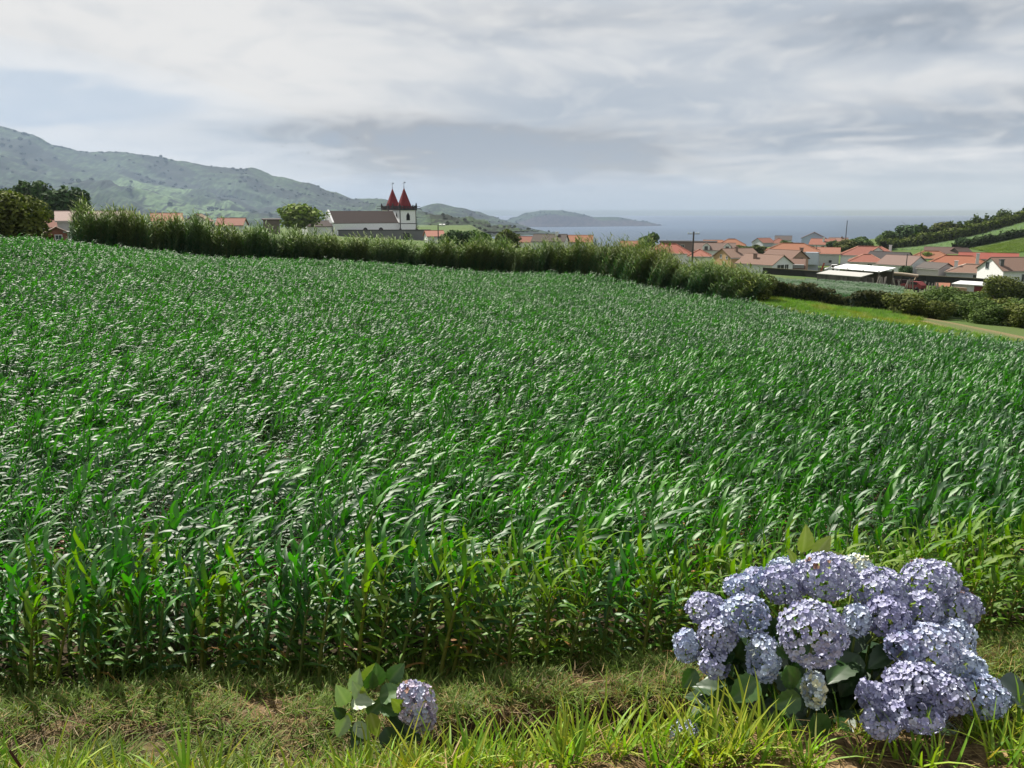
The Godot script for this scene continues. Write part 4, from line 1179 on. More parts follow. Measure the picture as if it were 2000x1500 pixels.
func utility_pole(label: String, x: float, z: float, foot: float, h: float, r: float, arms: bool, col: Color, called := "utility_pole") -> void:
	var t := thing(called, label, "pole", Vector3(x, EYE - foot, -z))
	var g := G.new()
	g.tube([Vector3(0, -1.5, 0), Vector3(0, h * 0.5, 0), Vector3(0.02, h, 0)], [r, r * 0.85, r * 0.7], 8, col)
	part("post", painted(g), t)
	if arms:
		g = G.new()
		g.box(Vector3(0, h - 0.45, 0), Vector3(2.2, 0.12, 0.12), Color(0.25, 0.25, 0.25))
		part("crossarm", painted(g), t)
		for s in [-1.0, -0.5, 0.5, 1.0]:
			g = G.new()
			g.tube([Vector3(s, h - 0.4, 0), Vector3(s, h - 0.25, 0), Vector3(s, h - 0.1, 0)], [0.08, 0.12, 0.05], 6, Color(0.6, 0.62, 0.62))
			part("insulator", painted(g), t)

func build_yard() -> void:
	utility_pole("tall dark utility pole standing in front of the long pinkish building", 34.0, 150.0, 9.4, 5.5, 0.20, true, Color(0.075, 0.065, 0.06))
	utility_pole("thin wooden pole beside the big orange roofed house", 94.6, 248.0, 17.2, 6.6, 0.14, false, Color(0.06, 0.055, 0.05))
	utility_pole("wooden pole before the pinkish brown roof with the white gable", 106.2, 214.0, 16.8, 5.4, 0.15, false, Color(0.06, 0.055, 0.05))
	utility_pole("thin pole before the orange roof behind the grey roofed shed", 132.8, 259.0, 17.5, 5.2, 0.12, false, Color(0.08, 0.075, 0.07))
	utility_pole("thin pole before the wide orange hip roof above the reeds", 43.4, 220.0, 12.4, 4.2, 0.12, false, Color(0.08, 0.07, 0.06))
	utility_pole("thin pole left of the block house with the orange roof", 77.4, 200.0, 16.0, 3.6, 0.08, false, Color(0.2, 0.2, 0.2))
	utility_pole("tall thin mast with a pale foot, rising over the sea", 166.8, 400.0, 17.6, 12.6, 0.26, false, Color(0.10, 0.10, 0.11), "mast")
	var lamp := thing("floodlight_post", "post with two white floodlights beside the dark round trees", "lamp post", Vector3(-15.2, EYE - 8.0, -165.0))
	var g := G.new()
	g.tube([Vector3(0, -1, 0), Vector3(0, 5.0, 0)], [0.14, 0.10], 7, Color(0.05, 0.05, 0.05))
	part("post", painted(g), lamp)
	for x in [0.5, 1.2]:
		g = G.new()
		g.box(Vector3(x, 5.0, 0), Vector3(0.5, 0.4, 0.3), Color(0.72, 0.72, 0.72), Basis(Vector3.RIGHT, 0.4))
		g.box(Vector3(x - 0.3, 4.85, 0), Vector3(0.5, 0.08, 0.08), Color(0.1, 0.1, 0.1))
		part("floodlight", painted(g), lamp)
	# barn with the white roof, its lean-to, and the junk in the yard
	var wood := Color(0.10, 0.085, 0.07)
	var barn := thing("barn", "open barn with a big white sheet roof", "barn", Vector3(61.8, EYE - 13.5, -140.0), deg_to_rad(-64.0))
	g = G.new()
	g.box(Vector3(0, 3.55, 0), Vector3(10.5, 0.12, 3.9), Color(0.82, 0.82, 0.82), Basis(Vector3.RIGHT, 0.15))
	part("roof", painted(g), barn)
	for x in [-4.9, -1.7, 1.7, 4.9]:
		for z in [-1.7, 1.7]:
			g = G.new()
			g.box(Vector3(x, 1.2, z), Vector3(0.25, 4.5, 0.25), wood)
			part("post", painted(g), barn)
	g = G.new()
	g.box(Vector3(0, 1.0, -1.8), Vector3(10.0, 4.4, 0.15), Color(0.10, 0.085, 0.07))
	part("back_wall", painted(g), barn)
	var lean := thing("lean_to", "grey board lean-to in front of the white barn roof", "lean-to", Vector3(56.6, EYE - 12.9, -135.0), deg_to_rad(-58.0))
	g = G.new()
	g.box(Vector3(0, 2.35, 0), Vector3(8.6, 0.12, 3.4), Color(0.36, 0.355, 0.33), Basis(Vector3.RIGHT, 0.13))
	part("roof", painted(g), lean)
	planks(lean, "plank", Vector3(-4.2, -0.8, 1.55), Vector3(4.2, -0.8, 1.55), 20, 2.9, Color(0.11, 0.10, 0.09))
	planks(lean, "plank", Vector3(4.2, -0.8, 1.55), Vector3(4.2, -0.8, -1.55), 7, 2.9, Color(0.09, 0.08, 0.07))
	for s in [["heap of grey planks leaning on the open barn", 60.6, 130.0, 12.5, 9, 2.2, 2.2], ["row of weathered stakes between the barn and the log rack", 66.0, 132.5, 13.0, 8, 2.1, 3.2], ["pile of grey scrap posts in the middle of the yard", 72.6, 138.0, 13.9, 12, 2.0, 4.4], ["scatter of thin scrap poles beside the tiny shed", 77.5, 141.0, 14.6, 9, 1.7, 3.4]]:
		var t := thing("plank_heap", s[0], "plank heap", Vector3(s[1], EYE - s[3], -s[2]))
		for k in s[4]:
			g = G.new()
			var lean_b := Basis(Vector3.BACK, rng.randf_range(-0.35, 0.35)) * Basis(Vector3.RIGHT, rng.randf_range(-0.35, 0.1))
			g.box(lean_b * Vector3(0, s[5] * 0.4, 0), Vector3(rng.randf_range(0.10, 0.24), s[5] * rng.randf_range(0.7, 1.1), 0.06), Color(0.19, 0.17, 0.15) * rng.randf_range(0.5, 1.9), lean_b)
			part("plank", painted(g), t, Vector3((k / float(s[4]) - 0.5) * s[6], 0, rng.randf_range(-0.5, 0.5)))
	var rack := thing("log_rack", "pale timber beam roof over a low rack in the yard", "rack", Vector3(68.4, EYE - 12.9, -139.0), deg_to_rad(-35.0))
	g = G.new()
	g.tube([Vector3(-2.6, 2.0, 0), Vector3(0, 1.95, 0), Vector3(2.6, 1.75, 0)], [0.28, 0.3, 0.26], 8, Color(0.32, 0.27, 0.2))
	part("beam", painted(g), rack)
	for x in [-2.3, 0.0, 2.3]:
		g = G.new()
		g.box(Vector3(x, 0.4, 0), Vector3(0.14, 2.9, 0.14), wood)
		part("post", painted(g), rack)
	g = G.new()
	g.box(Vector3(0, 0.2, -0.2), Vector3(4.8, 1.6, 0.4), Color(0.05, 0.03, 0.028))
	part("stacked_logs", painted(g), rack)
	var brace := thing("timber_prop", "single pale timber leaning upright in the yard", "timber", Vector3(70.6, EYE - 13.3, -139.5), 0.0)
	g = G.new()
	g.box(Vector3(0.2, 0.8, 0), Vector3(0.16, 3.0, 0.14), Color(0.34, 0.27, 0.18), Basis(Vector3.BACK, -0.35))
	part("timber", painted(g), brace)
	var panel := thing("red_panel", "tilted orange red board standing before the block house", "board", Vector3(89.6, EYE - 16.6, -229.0), deg_to_rad(-20))
	g = G.new()
	g.box(Vector3(0, 0.6, 0), Vector3(0.5, 2.4, 0.1), Color(0.38, 0.10, 0.06), Basis(Vector3.BACK, -0.28))
	part("board", painted(g), panel)
	car("white van parked beside the tilted red board", Vector3(92.4, EYE - 17.3, -229.0), -20.0, Color(0.75, 0.75, 0.76), 1.35)
	car("silver white car parked by the bungalow wall", Vector3(103.8, EYE - 17.3, -190.0), -40.0, Color(0.72, 0.73, 0.75), 1.0)
	car("old dull red car standing by the log rack", Vector3(69.6, EYE - 13.5, -137.2), -60.0, Color(0.16, 0.03, 0.03), 1.0)
	# walls of dark lava stone
	for s in [["dark stone wall along the top of the green plot, left of the barn", [Vector2(62.0, 196), Vector2(70.0, 190), Vector2(77.5, 178), Vector2(83.0, 176)], 1.5], ["long dark stone wall behind the yard, below the bungalow", [Vector2(84.0, 176), Vector2(92.0, 176), Vector2(101.0, 172), Vector2(108.0, 168)], 2.0], ["ochre plastered wall between the tiny shed and the white roofed shed", [Vector2(82.6, 147.5), Vector2(84.6, 147.0)], 1.3]]:
		var t := thing("stone_wall" if not s[0].begins_with("ochre") else "plastered_wall", s[0], "wall")
		for k in s[1].size() - 1:
			var a := ground(s[1][k].x, s[1][k].y)
			var b := ground(s[1][k + 1].x, s[1][k + 1].y)
			var d := b - a
			var turn := Basis(Vector3.UP, atan2(-d.z, d.x)) * Basis(Vector3.BACK, atan2(d.y, Vector2(d.x, d.z).length()))
			g = G.new()
			g.box((a + b) / 2 + Vector3(0, s[2] / 2 - 0.6, 0), Vector3(d.length(), s[2] + 1.2, 0.5), Color(0.026, 0.024, 0.023) if not s[0].begins_with("ochre") else Color(0.40, 0.26, 0.17), turn)
			part("wall_length", painted(g), t)
			g = G.new()
			g.box((a + b) / 2 + Vector3(0, s[2] + 0.05, 0), Vector3(d.length(), 0.16, 0.6), Color(0.09, 0.085, 0.05) if not s[0].begins_with("ochre") else Color(0.42, 0.28, 0.19), turn)
			part("coping", painted(g), t)

func car(label: String, at: Vector3, turn: float, col: Color, tall: float) -> void:
	var t := thing("parked_car", label, "van" if tall > 1.2 else "car", at, deg_to_rad(turn))
	var g := G.new()
	var prof := [Vector2(-2.0, 0.35), Vector2(-2.05, 0.8), Vector2(-1.6, 0.95), Vector2(-0.8, 1.0), Vector2(-0.2, 1.45 * tall), Vector2(1.2, 1.48 * tall), Vector2(1.9, 1.0), Vector2(2.05, 0.85), Vector2(2.0, 0.35)]
	for k in prof.size() - 1:
		var a: Vector2 = prof[k]
		var b: Vector2 = prof[k + 1]
		g.quad(Vector3(a.x, a.y, -0.8), Vector3(b.x, b.y, -0.8), Vector3(b.x, b.y, 0.8), Vector3(a.x, a.y, 0.8), col)
	for s in [-0.8, 0.8]:
		for k in range(1, prof.size() - 1):
			if s > 0: g.tri(Vector3(prof[0].x, prof[0].y, s), Vector3(prof[k].x, prof[k].y, s), Vector3(prof[k + 1].x, prof[k + 1].y, s), col)
			else: g.tri(Vector3(prof[k + 1].x, prof[k + 1].y, s), Vector3(prof[k].x, prof[k].y, s), Vector3(prof[0].x, prof[0].y, s), col)
	part("body", painted(g), t)
	g = G.new()
	g.box(Vector3(0.5, 1.2 * tall, 0), Vector3(1.5, 0.4 * tall, 1.62), Color(0.02, 0.022, 0.026))
	g.box(Vector3(-0.52, 1.2 * tall, 0), Vector3(0.1, 0.5 * tall, 1.4), Color(0.02, 0.022, 0.026), Basis(Vector3.BACK, -0.9))
	part("windows", g.mesh(mats["pane"]), t)
	for x in [-1.25, 1.3]:
		for z in [-0.78, 0.78]:
			g = G.new()
			g.tube([Vector3(x, 0.32, z - 0.1), Vector3(x, 0.32, z + 0.1)], [0.32, 0.32], 10, Color(0.015, 0.015, 0.015))
			part("wheel", painted(g), t)


# ---------------------------------------------------------------- maize
func right_side(z: float) -> float:
	for s in [[5.0, 27.0, 34.0, 22.4], [34.0, 22.4, 40.0, 21.0], [40.0, 21.0, 48.0, 18.9], [48.0, 18.9, 59.0, 16.9]]:
		if z <= s[2]: return lerpf(s[1], s[3], (z - s[0]) / (s[2] - s[0]))
	return 16.9

func back_side(x: float) -> float:
	var l := [Vector2(-50, 44), Vector2(-38, 46), Vector2(-33, 50), Vector2(-31, 57.3), Vector2(-27.4, 60.3), Vector2(-20.6, 63.4), Vector2(-13.1, 67.4), Vector2(0, 71.3), Vector2(6.4, 69.2), Vector2(10.4, 63.2), Vector2(16.9, 57.2), Vector2(60, 57)]
	for k in l.size() - 1:
		if x <= l[k + 1].x: return lerpf(l[k].y, l[k + 1].y, (x - l[k].x) / (l[k + 1].x - l[k].x))
	return 57.0

func maize_parts(s: int, leaves: int, segs: int, long: float, wide: float, yellow: float) -> Array:
	rng.seed = s
	var out := []
	var stalk := G.new()
	var h := rng.randf_range(0.50, 0.60)
	var lean := rng.randf_range(0.02, 0.10)
	var pts := []
	for k in 5: pts.append(Vector3(lean * pow(k / 4.0, 2.0), h * k / 4.0 - 0.03, 0))
	stalk.tube(pts, [0.011, 0.010, 0.009, 0.007, 0.004], 6 if segs > 5 else 4, Color(0.10, 0.17, 0.035).lerp(Color(0.24, 0.25, 0.05), yellow))
	out.append(stalk)
	var turn := rng.randf_range(-0.9, 0.9)
	for l in leaves:
		var t := 0.22 + 0.78 * l / float(leaves - 1)
		var at: Vector3 = Vector3(lean * t * t, h * t - 0.03, 0)
		var az := turn + (l % 2) * PI + rng.randf_range(-0.5, 0.5)
		var length := long * lerpf(0.17, 0.34, sin(minf(t * 1.3, 1.0) * PI * 0.5)) * rng.randf_range(0.8, 1.2)
		var c := Color(0.013, 0.070, 0.009).lerp(Color(0.054, 0.195, 0.013), pow(rng.randf(), 1.2))
		if t < 0.5 or yellow > 0.7: c = c.lerp(Color(0.25, 0.33, 0.018), yellow * rng.randf_range(0.2, 1.0) * (1.0 - 0.5 * t))
		var tip := c
		if t < 0.34 and rng.randf() < 0.18:
			c = Color(0.34, 0.19, 0.05)
			tip = Color(0.30, 0.13, 0.04)
		var g := G.new()
		blade(g, at, az, length, lerpf(0.019, 0.026, t) * wide * rng.randf_range(0.85, 1.15), lerpf(0.55, 1.15, pow(t, 1.4)) + rng.randf_range(-0.25, 0.2), (0.36 if t < 0.85 else 0.26) * 7.0 / segs * rng.randf_range(0.7, 1.3), Vector3(0.22, 0, -0.03) * rng.randf_range(0.6, 1.4) * 7.0 / segs, segs, c, tip, 0.30, rng.randf_range(-0.9, 0.9), 0.26)
		out.append(g)
	return out

func build_maize() -> void:
	var m: Material = mats["maize"]
	var st := rng.state
	# the first rows: every plant, stalk and leaf on its own
	var protos := []
	for k in 12:
		var p := maize_parts(300 + k, 14 + k % 2, 7, 0.68, 0.72, 0.10 + 0.15 * (k % 3) if k < 6 else 0.75 + 0.1 * (k % 3))  # later variants are yellower copies, backlight painted into their leaf colour
		var meshes := []
		for g in p: meshes.append(g.mesh(m if k < 6 else mats["maize_edge"]))
		protos.append(meshes)
	var near := []
	var far := []
	for k in 5:
		var g := G.new()
		for q in maize_parts(400 + k, 19, 6, 0.60, 0.74, 0.05): g.join(q)
		near.append(g.mesh(m))
		g = G.new()
		for q in maize_parts(500 + k, 17, 4, 0.58, 0.80, 0.0): g.join(q)
		far.append(g.mesh(m))
	rng.state = st
	var first := {}
	var count := 0
	for row in 4:
		for k in 74:
			var x := -4.5 + k * 0.125 + rng.randf_range(-0.035, 0.035) + (row % 2) * 0.06
			var z := edge(x) + 0.05 + row * 0.2 + rng.randf_range(-0.05, 0.05)
			var pick := rng.randi() % 6 + (6 if rng.randf() < clampf(x * 0.30 + 0.55, 0.22, 0.92) else 0)  # more of the painted-backlight copies towards the right
			var t: Node3D
			if first.has(pick): t = first[pick].duplicate()
			else:
				t = Node3D.new()
				for n in protos[pick].size(): part("stalk" if n == 0 else "leaf", protos[pick][n], t)
				first[pick] = t
				tag(t, "", "maize plant", "green maize plants in the front rows" if pick < 6 else "yellow green maize plants in the front rows")
				t.set_meta("label", "dark green young maize plant in the front rows, facing the ditch" if pick < 6 else "yellow green young maize plant in the front rows, facing the ditch")
			t.name = numbered("maize_plant")
			t.position = ground(x, z)
			t.rotation = Vector3(rng.randf_range(-0.08, 0.08), rng.randf_range(-0.7, 0.7), rng.randf_range(-0.14, 0.0))
			var s := rng.randf_range(0.92, 1.2) * (1.0 + 0.12 * noise.get_noise_2d(x * 20.0, 90.0)) * (1.12 if x < 0.5 else 1.0)
			t.scale = Vector3(s, s * rng.randf_range(0.95, 1.08), s)
			add_child(t, true)
			count += 1
	# all the others
	var crop := thing("maize_crop", "dense field of young maize blown to the right, from the ditch to the reeds", "maize")
	crop.set_meta("kind", "stuff")
	var where := []
	var tints := []
	for k in 10:
		where.append([])
		tints.append([])
	for zone in [[5.4, 12.0, 20.0, 0], [12.0, 24.0, 19.0, 0], [24.0, 73.0, 17.0, 5]]:
		var cell := 1.0 / sqrt(zone[2])
		var z: float = zone[0] - 1.2
		while z < zone[1]:
			var reach := 0.74 * z + 2.5
			var x := maxf(-reach, -46.0)
			while x < minf(reach, right_side(z)):
				var px := x + rng.randf_range(-0.5, 0.5) * cell
				var pz := z + rng.randf_range(-0.5, 0.5) * cell
				x += cell
				if pz < edge(px) + 0.82 or pz < zone[0] and zone[0] > 6.0 or pz > back_side(px) or px > right_side(pz): continue
				var patch := noise.get_noise_2d(px * 7.0, pz * 11.0) * 1.5
				var fine := noise.get_noise_2d(px * 28.0 + 300.0, pz * 28.0)
				if fine < -0.34 and pz < 45.0: continue                       # small gaps
				var tall := (1.18 + 0.12 * smoothstep(6.0, 16.0, pz)) * (1.0 + 0.34 * patch + 0.46 * fine) * rng.randf_range(0.88, 1.12)
				if px < -25.0: tall *= 1.15
				var tilt := (-0.34 + 0.24 * smoothstep(1.0, 13.0, px)) * smoothstep(0.9, 2.6, pz - edge(px)) - 0.60 * clampf(patch + 0.4, 0.0, 1.0) + rng.randf_range(-0.12, 0.12)
				var b := Basis(Vector3.BACK, tilt) * Basis(Vector3.RIGHT, -0.12) * Basis(Vector3.UP, rng.randf_range(-0.7, 0.7)) * Basis(Vector3.RIGHT, rng.randf_range(-0.15, 0.15))
				var k: int = zone[3] + rng.randi() % 5
				where[k].append(Transform3D(b.scaled(Vector3.ONE * tall), ground(px, pz)))
				var warm := clampf(0.55 - 0.35 * smoothstep(-8.0, 12.0, px) + noise.get_noise_2d(px * 4.0 + 90.0, pz * 9.0) * 2.4, 0.0, 1.0)  # bluer towards the right: silvery leaf sheen painted into the tint
				var e := exp(-(pz - edge(px)) * 0.55) * clampf(px * 0.30 + 0.5, 0.15, 1.0)  # yellower near the front edge: backlight painted into the tint
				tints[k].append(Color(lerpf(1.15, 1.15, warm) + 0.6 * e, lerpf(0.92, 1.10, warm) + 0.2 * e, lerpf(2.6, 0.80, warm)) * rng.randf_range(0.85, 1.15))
			z += cell
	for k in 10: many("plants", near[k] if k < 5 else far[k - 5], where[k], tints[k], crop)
	# the plot between the hedge and the yard
	var plot := thing("green_plot", "small plot of green maize between the clipped hedge and the barn", "maize")
	plot.set_meta("kind", "stuff")
	var w2 := []
	var t2 := []
	for k in 9000:
		var z := rng.randf_range(71.0, 128.0)
		var x := rng.randf_range(z * 0.31, z * 0.50 - 0.5)
		if z > 112.0 and x < z * 0.37: continue
		w2.append(Transform3D(Basis(Vector3.UP, rng.randf_range(-1, 1)).scaled(Vector3.ONE * rng.randf_range(1.2, 1.5)), ground(x, z)))
		t2.append(Color(0.7, 0.85, 1.2) * rng.randf_range(0.8, 1.15))
	many("plants", far[1], w2, t2, plot)
	# the low green strip along the right side of the field
	st = rng.state
	var g := G.new()
	for k in 16: blade(g, Vector3(rng.randf_range(-0.2, 0.2), 0, rng.randf_range(-0.2, 0.2)), rng.randf() * TAU, rng.randf_range(0.25, 0.5), 0.016, rng.randf_range(0.9, 1.4), 0.22, Vector3(0.12, 0, 0), 3, Color(0.085, 0.205, 0.022), Color(0.13, 0.23, 0.03))
	var tuft := g.mesh(mats["grass"])
	var strip := thing("grass_strip", "strip of short bright grass crop along the right side of the maize", "grass")
	strip.set_meta("kind", "stuff")
	w2 = []
	t2 = []
	for k in 9000:
		var z := rng.randf_range(27.0, 68.0)
		var x := rng.randf_range(right_side(z) + 0.4, lerpf(27.6, 30.0, (z - 27.0) / 41.0) - (1.2 if z < 56.0 else -0.4))
		w2.append(Transform3D(Basis(Vector3.UP, rng.randf() * TAU).scaled(Vector3.ONE * rng.randf_range(0.6, 1.0)), ground(x, z)))
		var dry := clampf(noise.get_noise_2d(x * 9.0, z * 5.0) * 2.0 + 0.2, 0.0, 1.0)
		t2.append(Color(1.0 + dry * 0.8, 1.0 + 0.05 * dry, 1.0) * rng.randf_range(0.8, 1.2))
	many("tufts", tuft, w2, t2, strip)
	# the pale crop and the meadow on the right hillside
	for s in [["pale_crop", "pale blue green crop on the right hillside between two hedges", "crop", [Vector2(176, 318), Vector2(160, 338), Vector2(226, 334), Vector2(232, 356)], Color(0.19, 0.275, 0.20), 3600, 1.0], ["meadow", "yellow green meadow at the right edge below the hillside crop", "grass", [Vector2(176, 290), Vector2(178, 310), Vector2(232, 296), Vector2(230, 326)], Color(0.10, 0.15, 0.025), 2600, 0.7]]:
		var t := thing(s[0], s[1], s[2])
		t.set_meta("kind", "stuff")
		w2 = []
		t2 = []
		for k in s[5]:
			var u := rng.randf()
			var a: Vector2 = s[3][0].lerp(s[3][2], u)
			var b: Vector2 = s[3][1].lerp(s[3][3], u)
			var p := a.lerp(b, rng.randf())
			w2.append(Transform3D(Basis(Vector3.UP, rng.randf() * TAU).scaled(Vector3(3.4, 2.0 * s[6], 3.4)), ground(p.x, p.y)))
			t2.append(Color(s[4].r / 0.107, s[4].g / 0.217, s[4].b / 0.026) * rng.randf_range(0.75, 1.25))
		many("tufts", tuft, w2, t2, t)
	rng.state = st


# ---------------------------------------------------------------- verge, ditch, grass and straw
func tuft_mesh(s: int, n: int, spread: float, lo: float, hi: float, half: float, el: float, droop: float, a: Color, b: Color, dry: float, segs := 5) -> ArrayMesh:
	rng.seed = s
	var g := G.new()
	for k in n:
		var c := a.lerp(b, rng.randf())
		if rng.randf() < dry: c = Color(0.36, 0.25, 0.11) * rng.randf_range(0.7, 1.2)
		blade(g, Vector3(rng.randf_range(-1, 1) * spread, -0.01, rng.randf_range(-1, 1) * spread), rng.randf() * TAU, rng.randf_range(lo, hi), half * rng.randf_range(0.7, 1.3), el + rng.randf_range(-0.45, 0.3), droop * rng.randf_range(0.5, 1.5), Vector3(0.07, 0, 0), segs, c, c.lerp(Color(0.30, 0.28, 0.06), 0.25), 0.3, rng.randf_range(-0.6, 0.6))
	return g.mesh(mats["grass"])

func build_verge() -> void:
	var st := rng.state
	var yg := Color(0.215, 0.265, 0.022)
	var gr := Color(0.080, 0.165, 0.018)
	var tall := [tuft_mesh(601, 9, 0.04, 0.12, 0.27, 0.0066, 1.15, 0.22, yg, gr, 0.16), tuft_mesh(602, 8, 0.05, 0.14, 0.30, 0.0072, 1.05, 0.25, yg, gr * 1.2, 0.12), tuft_mesh(603, 11, 0.06, 0.05, 0.15, 0.0045, 0.9, 0.3, yg * 1.1, gr, 0.28)]
	var fine := [tuft_mesh(604, 14, 0.07, 0.06, 0.17, 0.0042, 0.85, 0.34, gr, Color(0.10, 0.17, 0.035), 0.12), tuft_mesh(605, 16, 0.09, 0.05, 0.14, 0.0038, 0.7, 0.36, gr * 0.9, Color(0.09, 0.15, 0.03), 0.2)]
	var straw := [tuft_mesh(606, 12, 0.10, 0.06, 0.16, 0.0022, 0.10, 0.02, Color(0.30, 0.20, 0.10), Color(0.15, 0.095, 0.05), 0.3, 3), tuft_mesh(607, 14, 0.12, 0.04, 0.12, 0.0020, 0.05, 0.02, Color(0.25, 0.165, 0.08), Color(0.10, 0.065, 0.035), 0.3, 3)]
	rng.state = st
	rng.seed = 777
	var v := thing("verge_grass", "sunlit yellow green grass along the near verge at the bottom edge", "grass")
	v.set_meta("kind", "stuff")
	for k in 3:
		var w := []
		var t := []
		for q in [340, 300, 260][k]:
			var x := rng.randf_range(-2.5, 2.5)
			var z := 2.20 + 0.38 * pow(rng.randf(), 1.0 if x < 0.0 else 1.7) if k < 2 else rng.randf_range(2.22, 2.85)
			var thick := noise.get_noise_2d(x * 30.0, 55.0)
			if k < 2 and thick < -0.18 and rng.randf() < 0.6: continue
			if z < 2.36 and rng.randf() < (0.93 if x < -0.6 else 0.15): continue
			if absf(x - 1.25) < 0.6 and z > 2.5: continue
			var s := rng.randf_range(0.40, 1.05) * (0.62 if absf(x - 1.15) < 0.5 and z > 2.3 else 1.0)
			w.append(Transform3D(Basis(Vector3.UP, rng.randf() * TAU).scaled(Vector3.ONE * s), ground(x, z)))
			t.append(Color(rng.randf_range(0.75, 1.35), 1.08, 0.8) * rng.randf_range(0.8, 1.4))
		many("tufts", tall[k], w, t, v)
	var d := thing("bank_grass", "darker grass tufts on the earth bank at the foot of the maize", "grass")
	d.set_meta("kind", "stuff")
	for k in 2:
		var w := []
		var t := []
		for q in 4600:
			var x := rng.randf_range(-4.6, 5.0)
			var z := edge(x) - 4.75 + (rng.randf_range(4.16, 5.1) if rng.randf() < (0.8 if x > -0.3 else 0.5) else rng.randf_range(2.55, 4.15))
			if z < 4.1 and (absf(x - 1.25) < 0.75 or x > -0.2 and rng.randf() < 0.7): continue
			if noise.get_noise_2d(x * 55.0, z * 55.0) + (0.10 if x < -0.3 else 0.0) < -0.12 + (0.10 if z < edge(x) - 0.5 else 0.0): continue
			w.append(Transform3D(Basis(Vector3.UP, rng.randf() * TAU).scaled(Vector3.ONE * rng.randf_range(0.7, 1.25)), ground(x, z)))
			t.append(Color(1.0, 1.0, 1.0) * rng.randf_range(0.7, 1.3))
		many("tufts", fine[k], w, t, d)
	var s := thing("dry_straw", "dead brown straw lying on the verge and the earth bank", "straw")
	s.set_meta("kind", "stuff")
	for k in 2:
		var w := []
		var t := []
		for q in 3200:
			var x := rng.randf_range(-4.6, 5.0)
			var pick := rng.randf()
			var z := rng.randf_range(2.15, 2.9)
			if pick > 0.4:
				z = edge(x) - 4.75 + rng.randf_range(4.1, 4.8)
			if pick > 0.95: z = rng.randf_range(2.9, 4.1)
			if absf(x) > 2.6 and z < 3.2: continue
			var p := ground(x, z)
			var b := Basis(Vector3.UP, rng.randf() * TAU)
			var dx := (ground(x + 0.05, z).y - ground(x - 0.05, z).y) / 0.1
			var dz := (ground(x, z + 0.05).y - ground(x, z - 0.05).y) / 0.1
			var up := Vector3(-dx, 1, dz).normalized()
			var tilt := Basis(Quaternion(Vector3.UP, up))
			w.append(Transform3D((tilt * b).scaled(Vector3.ONE * rng.randf_range(0.7, 1.4)), p + up * 0.006))
			t.append(Color(1, 1, 1) * rng.randf_range(0.4, 1.1))
		many("stalks", straw[k], w, t, s)
	g_clods()
	# the dark stake that leans in at the lower left corner
	var g := G.new()
	g.tube([Vector3(0, -0.05, 0), Vector3(-0.01, 0.06, 0), Vector3(-0.05, 0.17, 0.01)], [0.006, 0.006, 0.004], 6, Color(0.05, 0.025, 0.018))
	single("dead_stalk", g.mesh(mats["bark"]), "dark dead stalk leaning in at the lower left corner", "plant", "", ground(-1.64, 2.33))


func g_clods() -> void:
	var o := thing("soil_clods", "crumbs and clods of dark earth in the ditch and on the bank", "soil")
	o.set_meta("kind", "stuff")
	for k in 3:
		var g := G.new()
		for a in 4:
			for b in 7:
				var d := Vector3(sin(a / 3.0 * PI) * cos(b / 6.0 * TAU), cos(a / 3.0 * PI), sin(a / 3.0 * PI) * sin(b / 6.0 * TAU))
				var q := rng.randf_range(0.7, 1.15)
				if b == 6: q = 0.9
				g.add(d * Vector3(1.0, 0.65, 0.9) * q, Color.WHITE)
		g.grid(6, 3, 0)
		var w := []
		var t := []
		for q in 420:
			var x := rng.randf_range(-4.0, 4.4)
			var z := edge(x) - 4.75 + rng.randf_range(3.3, 4.5) if rng.randf() < 0.7 else rng.randf_range(2.22, 2.6)
			w.append(Transform3D(Basis(Vector3.UP, rng.randf() * TAU).scaled(Vector3.ONE * rng.randf_range(0.004, 0.02) * (1.0 if z > 3.0 else 0.5)), ground(x, z)))
			t.append(Color(0.075, 0.055, 0.042) * rng.randf_range(0.5, 1.6) if rng.randf() < 0.85 else Color(0.16, 0.15, 0.14))
		many("clods", g.mesh(mats["bark"]), w, t, o)


# ---------------------------------------------------------------- hydrangeas
func petal_colour(k: int) -> Color:
	return [Color(0.334, 0.341, 0.462), Color(0.255, 0.255, 0.393), Color(0.396, 0.419, 0.518), Color(0.330, 0.384, 0.518), Color(0.412, 0.475, 0.566), Color(0.478, 0.544, 0.527), Color(0.560, 0.552, 0.352), Color(0.208, 0.112, 0.072), Color(0.400, 0.336, 0.436), Color(0.456, 0.400, 0.480)][k]

func floret(col: Color, s: int) -> G:           # four cupped petals, radius about 1, facing +y
	var r := RandomNumberGenerator.new()
	r.seed = s
	var g := G.new()
	for k in 4:
		var b := Basis(Vector3.UP, k * PI / 2 + r.randf_range(-0.15, 0.15)) * Basis(Vector3.BACK, r.randf_range(0.05, 0.45))
		var c := col * r.randf_range(0.88, 1.10)
		var base := g.add(b * Vector3(0.02, 0, 0), c * 0.8)
		var mid := g.add(b * Vector3(0.55, 0.07, 0), c)
		var ring := []
		for q in [Vector3(0.28, 0.02, 0.30), Vector3(0.68, 0.10, 0.50), Vector3(0.98, 0.20, 0.26), Vector3(1.02, 0.22, -0.20), Vector3(0.70, 0.10, -0.50), Vector3(0.28, 0.02, -0.30)]:
			ring.append(g.add(b * (q + Vector3(0, r.randf_range(-0.05, 0.08), 0)), c * r.randf_range(0.95, 1.08)))
		g.i.append_array([base, mid, ring[0], base, ring[5], mid])
		for q in 5: g.i.append_array([mid, ring[q + 1], ring[q]])
	return g

